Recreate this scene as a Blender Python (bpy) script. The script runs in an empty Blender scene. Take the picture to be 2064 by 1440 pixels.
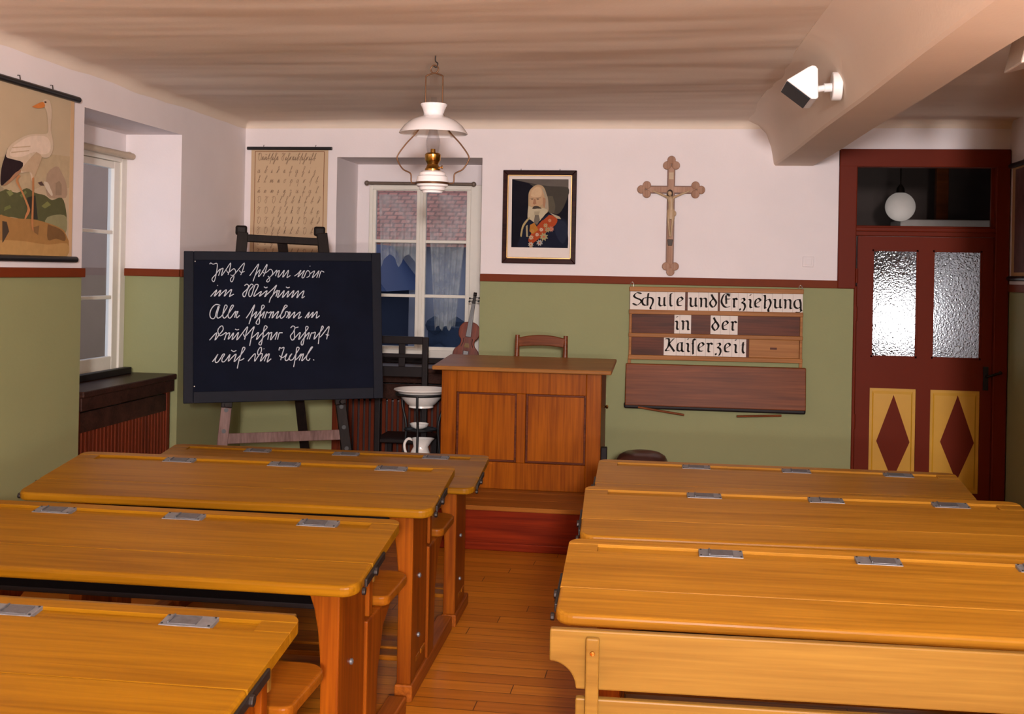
import bpy, bmesh, math, random
from mathutils import Vector, Matrix

# ------------------------------------------------------------------ camera, world, lights
SC = bpy.context.scene
COL = SC.collection
random.seed(7)

cam_d = bpy.data.cameras.new('camera')
cam = bpy.data.objects.new('camera', cam_d)
COL.objects.link(cam)
cam_d.sensor_width = 36.0
cam_d.lens = 36.0 * 2270.2 / 2064.0
cam_d.shift_y = -171.3 / 2064.0
cam_d.clip_start = 0.05
cam.matrix_world = (Matrix.Translation((0, 0, 1.6)) @ Matrix.Rotation(0.1452, 4, 'Z')
                    @ Matrix.Rotation(math.pi / 2, 4, 'X') @ Matrix.Rotation(0.019, 4, 'Z'))
SC.camera = cam

SC.view_settings.view_transform = 'Standard'
SC.view_settings.look = 'None'
SC.view_settings.gamma = 1.0
SC.view_settings.use_curve_mapping = False
SC.view_settings.exposure = 0.0
SC.cycles.use_denoising = True
SC.cycles.max_bounces = 8

W = bpy.data.worlds.new('dusk_sky')
SC.world = W
W.use_nodes = True
bgn = W.node_tree.nodes['Background']
bgn.inputs[0].default_value = (0.56, 0.60, 0.72, 1)
bgn.inputs[1].default_value = 1.5


def area_lamp(name, loc, target, power, size, color):
    d = bpy.data.lights.new(name, 'AREA')
    d.shape = 'DISK'
    d.size = size
    d.energy = power
    d.color = color
    o = bpy.data.objects.new(name, d)
    COL.objects.link(o)
    o.location = loc
    o.rotation_euler = (Vector(target) - Vector(loc)).to_track_quat('-Z', 'Y').to_euler()
    return o


# the photographer's lamp at the back of the classroom
area_lamp('main_floodlight', (0.45, -2.2, 2.1), (-0.3, 6.5, 1.4), 455, 0.35, (1.0, 0.92, 0.92))
area_lamp('ceiling_fill_light', (0.55, -0.45, 1.25), (0.4, 1.15, 4.70), 185, 0.35, (1.0, 0.93, 0.90))  # fill light added beside the camera to brighten the ceiling

# ------------------------------------------------------------------ helpers
def tag(o, label=None, cat=None, group=None, kind=None):
    if label: o['label'] = label
    if cat: o['category'] = cat
    if group: o['group'] = group
    if kind: o['kind'] = kind
    return o


def empty(name, loc=(0, 0, 0), rz=0.0, label=None, cat=None, group=None, kind=None, rot=None):
    o = bpy.data.objects.new(name, None)
    o.empty_display_size = 0.1
    COL.objects.link(o)
    o.location = loc
    o.rotation_euler = rot if rot else (0, 0, rz)
    return tag(o, label, cat, group, kind)


def copy_tree(src, parent=None):
    c = src.copy()
    COL.objects.link(c)
    if parent: c.parent = parent
    for ch in list(src.children):
        copy_tree(ch, c)
    return c


class G:
    """collects shapes and links them as one mesh object"""
    def __init__(s, f=None):
        s.bm = bmesh.new(); s.f = f; s.mi = 0

    def v(s, p):
        p = Vector(p)
        if s.f: p = Vector(s.f(p))
        return s.bm.verts.new(p)

    def face(s, vs):
        try:
            fc = s.bm.faces.new(vs); fc.material_index = s.mi
            return fc
        except ValueError:
            return None

    def poly(s, pts):
        return s.face([s.v(p) for p in pts])

    def box(s, x0, x1, y0, y1, z0, z1):
        c = [(x0, y0, z0), (x1, y0, z0), (x1, y1, z0), (x0, y1, z0), (x0, y0, z1), (x1, y0, z1), (x1, y1, z1), (x0, y1, z1)]
        v = [s.v(p) for p in c]
        for q in ((0, 3, 2, 1), (4, 5, 6, 7), (0, 1, 5, 4), (1, 2, 6, 5), (2, 3, 7, 6), (3, 0, 4, 7)):
            s.face([v[i] for i in q])
        return s

    def prism(s, poly, axis, a0, a1, scale1=None):
        """poly of 2D points in the plane across axis ('x': (y,z), 'y': (x,z), 'z': (x,y))"""
        def P(q, a):
            return {'x': (a, q[0], q[1]), 'y': (q[0], a, q[1]), 'z': (q[0], q[1], a)}[axis]
        A = [s.v(P(q, a0)) for q in poly]
        p1 = poly
        if scale1:
            cx = sum(q[0] for q in poly) / len(poly); cy = sum(q[1] for q in poly) / len(poly)
            p1 = [(cx + (q[0] - cx) * scale1, cy + (q[1] - cy) * scale1) for q in poly]
        B = [s.v(P(q, a1)) for q in p1]
        n = len(poly)
        s.face(A); s.face(B[::-1])
        for i in range(n):
            s.face([A[i], B[i], B[(i + 1) % n], A[(i + 1) % n]])
        return s

    def bar(s, a, b, w, d, up=(0, 0, 1)):
        """rectangular bar from a to b, w across, d along up-ish"""
        a = Vector(a); b = Vector(b); t = (b - a).normalized()
        x = t.cross(Vector(up)).normalized(); y = x.cross(t).normalized()
        r = []
        for p in (a, b):
            r.append([s.v(p + x * sx * w / 2 + y * sy * d / 2) for sx, sy in ((-1, -1), (1, -1), (1, 1), (-1, 1))])
        s.face(r[0][::-1]); s.face(r[1])
        for i in range(4):
            s.face([r[0][i], r[0][(i + 1) % 4], r[1][(i + 1) % 4], r[1][i]])
        return s

    def tube(s, pts, r, n=8, closed=False):
        pts = [Vector(p) for p in pts]
        m = len(pts)
        rs = r if isinstance(r, (list, tuple)) else [r] * m
        rings = []; ref = None
        for i in range(m):
            if closed: t = pts[(i + 1) % m] - pts[i - 1]
            else: t = pts[min(i + 1, m - 1)] - pts[max(i - 1, 0)]
            t.normalize()
            if ref is None:
                ref = t.orthogonal().normalized()
            ref = (ref - t * ref.dot(t)).normalized()
            u = t.cross(ref)
            rings.append([s.v(pts[i] + (ref * math.cos(2 * math.pi * k / n) + u * math.sin(2 * math.pi * k / n)) * rs[i]) for k in range(n)])
        for i in range(m if closed else m - 1):
            A = rings[i]; B = rings[(i + 1) % m]
            for k in range(n):
                s.face([A[k], A[(k + 1) % n], B[(k + 1) % n], B[k]])
        if not closed:
            s.face(rings[0][::-1]); s.face(rings[-1])
        return s

    def lathe(s, prof, n=40, c=(0, 0, 0), axis='z', caps=True):
        rings = []
        for r, z in prof:
            ring = []
            for k in range(n):
                a = 2 * math.pi * k / n
                x, y = r * math.cos(a), r * math.sin(a)
                p = {'z': (x, y, z), 'y': (x, z, y), 'x': (z, x, y)}[axis]
                ring.append(s.v((c[0] + p[0], c[1] + p[1], c[2] + p[2])))
            rings.append(ring)
        for A, B in zip(rings, rings[1:]):
            for k in range(n):
                s.face([A[k], A[(k + 1) % n], B[(k + 1) % n], B[k]])
        if caps:
            s.face(rings[0][::-1]); s.face(rings[-1])
        return s

    def ball(s, c, r, n=16, sz=1.0):
        prof = [(max(1e-4, r * math.sin(math.pi * i / n)), -r * sz * math.cos(math.pi * i / n)) for i in range(n + 1)]
        return s.lathe(prof, n * 2, c)

    def ribbon(s, pts, w, place, lift=0.0):
        """flat stroke of width w along 2D pts; place(u, v, lift) gives the 3D point"""
        pts = [Vector(p) for p in pts]
        L = []; R = []
        m = len(pts)
        for i in range(m):
            t = pts[min(i + 1, m - 1)] - pts[max(i - 1, 0)]
            if t.length < 1e-9: t = Vector((1, 0))
            t.normalize(); nn = Vector((-t.y, t.x)) * w / 2
            L.append(s.v(place(*(pts[i] + nn), lift))); R.append(s.v(place(*(pts[i] - nn), lift)))
        for i in range(m - 1):
            s.face([L[i], L[i + 1], R[i + 1], R[i]])
        return s

    def nib(s, pts, nb, place, lift=0.0):
        """broad pen stroke: the pen edge nb is swept along pts"""
        nb = Vector(nb)
        for a, b in zip(pts, pts[1:]):
            a = Vector(a); b = Vector(b)
            o = Vector((-nb.y, nb.x)).normalized() * 0.0016
            if (b - a).dot(o) < 0: o = -o
            q = [a - nb - o, a + nb - o, b + nb + o, b - nb + o]
            s.face([s.v(place(p.x, p.y, lift)) for p in q])
        return s

    def obj(s, name, mat, parent=None, bevel=0.0, seg=2, smooth=None, loc=None, recalc=True):
        if recalc:
            bmesh.ops.recalc_face_normals(s.bm, faces=s.bm.faces)
        me = bpy.data.meshes.new(name)
        s.bm.to_mesh(me); s.bm.free()
        for m in (mat if isinstance(mat, (list, tuple)) else [mat]):
            me.materials.append(m)
        o = bpy.data.objects.new(name, me)
        COL.objects.link(o)
        if parent: o.parent = parent
        if loc: o.location = loc
        if bevel:
            b = o.modifiers.new('bevel', 'BEVEL'); b.width = bevel; b.segments = seg
            b.limit_method = 'ANGLE'; b.angle_limit = math.radians(40)
        if smooth:
            for p in me.polygons: p.use_smooth = True
            me.set_sharp_from_angle(angle=math.radians(smooth))
        return o


def catmull(pts, k=5, closed=False):
    if len(pts) < 3: return [Vector(p) for p in pts]
    P = [Vector(p) for p in pts]; out = []
    for i in range(len(P) - 1):
        p0 = P[max(i - 1, 0)]; p1 = P[i]; p2 = P[i + 1]; p3 = P[min(i + 2, len(P) - 1)]
        for j in range(k):
            t = j / k
            out.append(0.5 * ((2 * p1) + (p2 - p0) * t + (2 * p0 - 5 * p1 + 4 * p2 - p3) * t * t + (3 * p1 - p0 - 3 * p2 + p3) * t ** 3))
    out.append(P[-1])
    return out


def rrect(x0, x1, y0, y1, r00=0, r10=0, r11=0, r01=0, n=6):
    """rectangle outline with its own radius at each corner (x0y0, x1y0, x1y1, x0y1)"""
    out = []
    for cx, cy, r, a in ((x0, y0, r00, 180), (x1, y0, r10, 270), (x1, y1, r11, 0), (x0, y1, r01, 90)):
        sx = 1 if cx == x0 else -1; sy = 1 if cy == y0 else -1
        if r == 0: out.append((cx, cy)); continue
        for i in range(n + 1):
            t = math.radians(a + 90 * i / n)
            out.append((cx + sx * r + r * math.cos(t), cy + sy * r + r * math.sin(t)))
    return out


# ------------------------------------------------------------------ materials
def mat_new(name):
    m = bpy.data.materials.new(name); m.use_nodes = True
    return m, m.node_tree, m.node_tree.nodes['Principled BSDF']


def setp(b, color=None, rough=None, metal=None, **k):
    if color is not None: b.inputs['Base Color'].default_value = (*color, 1)
    if rough is not None: b.inputs['Roughness'].default_value = rough
    if metal is not None: b.inputs['Metallic'].default_value = metal
    for key, val in k.items(): b.inputs[key.replace('_', ' ')].default_value = val


PLAIN = {}
def plain(name, color, rough=0.6, metal=0.0, var=0.08, scale=25.0, bump=0.0, **k):
    """one colour with a little noise in it"""
    key = (name, tuple(color))
    if key in PLAIN: return PLAIN[key]
    m, nt, b = mat_new(name)
    setp(b, color, rough, metal, **k)
    if var or bump:
        tc = nt.nodes.new('ShaderNodeTexCoord'); nz = nt.nodes.new('ShaderNodeTexNoise')
        nz.inputs['Scale'].default_value = scale; nz.inputs['Detail'].default_value = 4
        nt.links.new(tc.outputs['Object'], nz.inputs['Vector'])
        mx = nt.nodes.new('ShaderNodeMix'); mx.data_type = 'RGBA'
        mx.inputs['A'].default_value = (*[c * (1 - var) for c in color], 1)
        mx.inputs['B'].default_value = (*[min(1, c * (1 + var)) for c in color], 1)
        nt.links.new(nz.outputs['Fac'], mx.inputs['Factor'])
        nt.links.new(mx.outputs['Result'], b.inputs['Base Color'])
        if bump:
            bp = nt.nodes.new('ShaderNodeBump'); bp.inputs['Strength'].default_value = bump
            bp.inputs['Distance'].default_value = 0.01
            nt.links.new(nz.outputs['Fac'], bp.inputs['Height'])
            nt.links.new(bp.outputs['Normal'], b.inputs['Normal'])
    PLAIN[key] = m
    return m


def wood(name, dark, light, grain='x', rough=0.38, fine=26.0, coarse=2.2, contrast=(0.36, 0.66), coat=0.0, streak=0.5):
    m, nt, b = mat_new(name)
    setp(b, light, rough)
    b.inputs['Specular IOR Level'].default_value = 0.10
    b.inputs['Coat Weight'].default_value = coat; b.inputs['Coat Roughness'].default_value = 0.25
    tc = nt.nodes.new('ShaderNodeTexCoord'); oi = nt.nodes.new('ShaderNodeObjectInfo')
    add = nt.nodes.new('ShaderNodeVectorMath'); add.operation = 'MULTIPLY_ADD'
    add.inputs[1].default_value = (9.7, 7.3, 5.1)
    nt.links.new(oi.outputs['Random'], add.inputs[0]); nt.links.new(tc.outputs['Object'], add.inputs[2])
    def noise(sc_along, sc_across, detail, dist=0.0):
        mp = nt.nodes.new('ShaderNodeMapping')
        s = [sc_across] * 3; s['xyz'.index(grain)] = sc_along
        mp.inputs['Scale'].default_value = s
        nz = nt.nodes.new('ShaderNodeTexNoise'); nz.inputs['Scale'].default_value = 1.0
        nz.inputs['Detail'].default_value = detail; nz.inputs['Distortion'].default_value = dist
        nt.links.new(add.outputs[0], mp.inputs['Vector']); nt.links.new(mp.outputs['Vector'], nz.inputs['Vector'])
        return nz
    n1 = noise(coarse * 0.5, coarse * 5, 3, 0.6)
    n2 = noise(coarse * 1.2, fine * 3.2, 5, 0.3)
    mx = nt.nodes.new('ShaderNodeMix'); mx.inputs['Factor'].default_value = streak
    nt.links.new(n1.outputs['Fac'], mx.inputs['A']); nt.links.new(n2.outputs['Fac'], mx.inputs['B'])
    cr = nt.nodes.new('ShaderNodeValToRGB')
    cr.color_ramp.elements[0].position = contrast[0]; cr.color_ramp.elements[0].color = (*dark, 1)
    cr.color_ramp.elements[1].position = contrast[1]; cr.color_ramp.elements[1].color = (*light, 1)
    nt.links.new(mx.outputs['Result'], cr.inputs['Fac']); nt.links.new(cr.outputs['Color'], b.inputs['Base Color'])
    bp = nt.nodes.new('ShaderNodeBump'); bp.inputs['Strength'].default_value = 0.12; bp.inputs['Distance'].default_value = 0.003
    nt.links.new(n2.outputs['Fac'], bp.inputs['Height']); nt.links.new(bp.outputs['Normal'], b.inputs['Normal'])
    return m


def glass_thin(name, tint=(1, 1, 1), clear=0.86, rough=0.03, gloss=0.35):
    """window pane: mostly see-through with a glossy skin"""
    m = bpy.data.materials.new(name); m.use_nodes = True; nt = m.node_tree
    for n in list(nt.nodes): nt.nodes.remove(n)
    out = nt.nodes.new('ShaderNodeOutputMaterial'); mx = nt.nodes.new('ShaderNodeMixShader')
    tr = nt.nodes.new('ShaderNodeBsdfTransparent'); gl = nt.nodes.new('ShaderNodeBsdfGlossy'); fr = nt.nodes.new('ShaderNodeLayerWeight'); sc_ = nt.nodes.new('ShaderNodeMath'); sc_.operation = 'MULTIPLY'; sc_.inputs[1].default_value = gloss
    tr.inputs[0].default_value = (*[t * clear for t in tint], 1); gl.inputs['Roughness'].default_value = rough
    fr.inputs[0].default_value = 0.15
    nt.links.new(fr.outputs['Facing'], sc_.inputs[0]); nt.links.new(sc_.outputs[0], mx.inputs[0]); nt.links.new(tr.outputs[0], mx.inputs[1]); nt.links.new(gl.outputs[0], mx.inputs[2])
    nt.links.new(mx.outputs[0], out.inputs[0])
    return m


def wall_mat(name, upper, lower=None, split=1.545):
    m, nt, b = mat_new(name)
    setp(b, upper, 0.75)
    tc = nt.nodes.new('ShaderNodeTexCoord')
    nz = nt.nodes.new('ShaderNodeTexNoise'); nz.inputs['Scale'].default_value = 3.5; nz.inputs['Detail'].default_value = 6
    nt.links.new(tc.outputs['Object'], nz.inputs['Vector'])
    def tone(c):
        mx = nt.nodes.new('ShaderNodeMix'); mx.data_type = 'RGBA'
        mx.inputs['A'].default_value = (*[x * 0.94 for x in c], 1); mx.inputs['B'].default_value = (*[x * 1.05 for x in c], 1)
        nt.links.new(nz.outputs['Fac'], mx.inputs['Factor'])
        return mx
    up = tone(upper)
    res = up.outputs['Result']
    if lower:
        lo = tone(lower)
        sx = nt.nodes.new('ShaderNodeSeparateXYZ'); nt.links.new(tc.outputs['Object'], sx.inputs[0])
        gt = nt.nodes.new('ShaderNodeMath'); gt.operation = 'GREATER_THAN'; gt.inputs[1].default_value = split
        nt.links.new(sx.outputs['Z'], gt.inputs[0])
        mm = nt.nodes.new('ShaderNodeMix'); mm.data_type = 'RGBA'
        nt.links.new(gt.outputs[0], mm.inputs['Factor']); nt.links.new(lo.outputs['Result'], mm.inputs['A']); nt.links.new(up.outputs['Result'], mm.inputs['B'])
        res = mm.outputs['Result']
    nt.links.new(res, b.inputs['Base Color'])
    n2 = nt.nodes.new('ShaderNodeTexNoise'); n2.inputs['Scale'].default_value = 60; n2.inputs['Detail'].default_value = 4
    nt.links.new(tc.outputs['Object'], n2.inputs['Vector'])
    bp = nt.nodes.new('ShaderNodeBump'); bp.inputs['Strength'].default_value = 0.15; bp.inputs['Distance'].default_value = 0.004
    nt.links.new(n2.outputs['Fac'], bp.inputs['Height']); nt.links.new(bp.outputs['Normal'], b.inputs['Normal'])
    return m


WHITE = (0.80, 0.725, 0.725)
GREEN = (0.270, 0.275, 0.125)
M_WALL = wall_mat('white_and_green_paint', WHITE, GREEN)
M_WHITEWALL = wall_mat('white_paint', WHITE)
M_CEIL = wall_mat('ceiling_plaster', (0.77, 0.645, 0.53))
M_FRAMEWHITE = plain('cream_window_paint', (0.74, 0.70, 0.62), 0.45, var=0.04)
M_RAIL = plain('red_brown_rail_paint', (0.16, 0.028, 0.006), 0.6, Specular_IOR_Level=0.15)
M_DOOR = plain('red_brown_door_paint', (0.130, 0.015, 0.004), 0.5, var=0.06, scale=4, Specular_IOR_Level=0.1)
M_YELLOW = plain('ochre_yellow_paint', (0.56, 0.285, 0.012), 0.45, var=0.08, scale=6)
M_TOP_L = wood('honey_wood_top', (0.150, 0.058, 0.0020), (0.245, 0.105, 0.0035), 'x', 0.34)
M_TOP_R = wood('pale_wood_top', (0.205, 0.083, 0.006), (0.345, 0.155, 0.013), 'x', 0.34)  # paler brown than the left desk tops
M_PALE = wood('pale_yellow_wood', (0.14, 0.068, 0.012), (0.205, 0.110, 0.020), 'x', 0.36)
M_LEG = wood('orange_wood_upright', (0.12, 0.022, 0.002), (0.27, 0.067, 0.003), 'z', 0.36)
M_SEAT = wood('orange_wood_seat', (0.16, 0.043, 0.003), (0.29, 0.090, 0.005), 'x', 0.34)
M_RUNNER = wood('orange_wood_runner', (0.18, 0.042, 0.005), (0.34, 0.090, 0.009), 'y', 0.4)
M_TDESK = wood('orange_varnished_oak', (0.15, 0.030, 0.001), (0.31, 0.080, 0.002), 'z', 0.34, contrast=(0.34, 0.62))
M_TTOP = wood('brown_desk_top', (0.20, 0.075, 0.018), (0.33, 0.14, 0.035), 'x', 0.35)
M_PLAT = wood('platform_boards', (0.21, 0.062, 0.009), (0.36, 0.125, 0.018), 'x', 0.35)
M_RISER = wood('dark_red_riser', (0.12, 0.011, 0.003), (0.26, 0.026, 0.005), 'x', 0.3)
M_BROWN = wood('mid_brown_wood', (0.11, 0.028, 0.007), (0.23, 0.062, 0.016), 'x', 0.4)
M_BROWN2 = wood('dark_brown_wood', (0.055, 0.014, 0.006), (0.14, 0.034, 0.012), 'x', 0.4)
M_OAKRAIL = wood('light_brown_rail', (0.26, 0.10, 0.028), (0.42, 0.18, 0.055), 'x', 0.42)
M_CHAIR = wood('red_brown_chair', (0.10, 0.025, 0.008), (0.20, 0.055, 0.016), 'x', 0.25, coat=0.3)
M_DARKWOOD = plain('near_black_wood', (0.010, 0.006, 0.006), 0.5, var=0.3, Specular_IOR_Level=0.2)
M_DARKSHELF = wood('dark_shelf_wood', (0.018, 0.008, 0.006), (0.055, 0.022, 0.015), 'y', 0.35)
M_SLAT = wood('red_slat_wood', (0.075, 0.014, 0.006), (0.17, 0.030, 0.010), 'z', 0.35)
M_BLACK = plain('black_lacquer', (0.010, 0.010, 0.012), 0.35, var=0.1)
M_IRON = plain('dark_iron', (0.03, 0.024, 0.022), 0.45, 0.7, var=0.3)
M_BLACKIRON = plain('black_iron', (0.008, 0.008, 0.009), 0.5, 0.2, var=0.1)
M_ZINC = plain('dull_zinc', (0.20, 0.205, 0.22), 0.5, 0.6, var=0.35, scale=60)
M_LID = plain('dark_zinc_lid', (0.11, 0.11, 0.12), 0.5, 0.5, var=0.5, scale=80)
M_STEEL = plain('steel', (0.55, 0.52, 0.48), 0.3, 0.9, var=0.1)
M_BRASS = plain('brass', (0.50, 0.27, 0.06), 0.22, 1.0, var=0.1)
M_WIRE = plain('brown_wire', (0.16, 0.075, 0.035), 0.4, 0.7, var=0.1)
M_OPAL = plain('white_opal_glass', (0.86, 0.82, 0.82), 0.12, var=0.0, Coat_Weight=0.5)
M_ENAMEL = plain('white_enamel', (0.80, 0.77, 0.72), 0.15, var=0.02, Coat_Weight=0.4)
M_WHITEPLASTIC = plain('white_painted_metal', (0.86, 0.84, 0.82), 0.35, var=0.02)
M_SLATE = plain('blackboard_slate', (0.0040, 0.0055, 0.0135), 0.9, var=0.5, scale=5, Specular_IOR_Level=0.12)
M_BBFRAME = plain('blackboard_frame', (0.005, 0.006, 0.012), 0.7, var=0.3, Specular_IOR_Level=0.2)
M_CHALK = plain('white_chalk', (0.48, 0.50, 0.55), 0.9, var=0.25, scale=90)
M_EASEL = wood('dark_easel_wood', (0.006, 0.004, 0.0035), (0.016, 0.009, 0.007), 'z', 0.5)
M_EASELWORN = wood('worn_grey_brown_wood', (0.10, 0.055, 0.048), (0.20, 0.125, 0.110), 'z', 0.5)
M_PAPER = plain('yellowed_paper', (0.55, 0.39, 0.24), 0.85, var=0.06, scale=8)
M_PAPEREDGE = plain('paper_edge', (0.58, 0.38, 0.21), 0.85, var=0.06)
M_INK = plain('faded_ink', (0.22, 0.14, 0.085), 0.9, var=0.2)
M_CARD = plain('white_card', (0.74, 0.66, 0.60), 0.7, var=0.04)
M_PRINT = plain('black_print', (0.022, 0.015, 0.012), 0.8, var=0.0)
M_GILT = plain('gilt_wood', (0.62, 0.40, 0.16), 0.32, 0.6, var=0.1)
M_MOUNT = plain('white_mount', (0.72, 0.63, 0.58), 0.7, var=0.03)
M_FRAMEDARK = wood('dark_mahogany', (0.015, 0.006, 0.006), (0.045, 0.014, 0.012), 'x', 0.25)
M_CROSS = wood('limed_cross_wood', (0.30, 0.16, 0.10), (0.46, 0.28, 0.20), 'z', 0.5)
M_CROSSEDGE = plain('cross_edge', (0.17, 0.065, 0.03), 0.5, var=0.2)
M_CORPUS = plain('carved_pale_wood', (0.45, 0.31, 0.18), 0.5, var=0.15)
M_CORPUSHAIR = plain('dark_carved_hair', (0.05, 0.03, 0.02), 0.6, var=0.2)
M_VIOLIN = wood('violin_varnish', (0.07, 0.009, 0.002), (0.19, 0.028, 0.004), 'z', 0.35)
M_LEATHER = plain('dark_leather', (0.045, 0.016, 0.012), 0.28, var=0.3, bump=0.1)
M_GLASS = glass_thin('window_glass', (0.93, 0.96, 1.0), 0.92)
M_CLEAR = glass_thin('clear_lamp_glass', (0.97, 0.98, 1), 0.93, 0.06, 0.9)
M_PICGLASS = glass_thin('picture_glass', (1, 1, 1), 1.0, 0.02)
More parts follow.
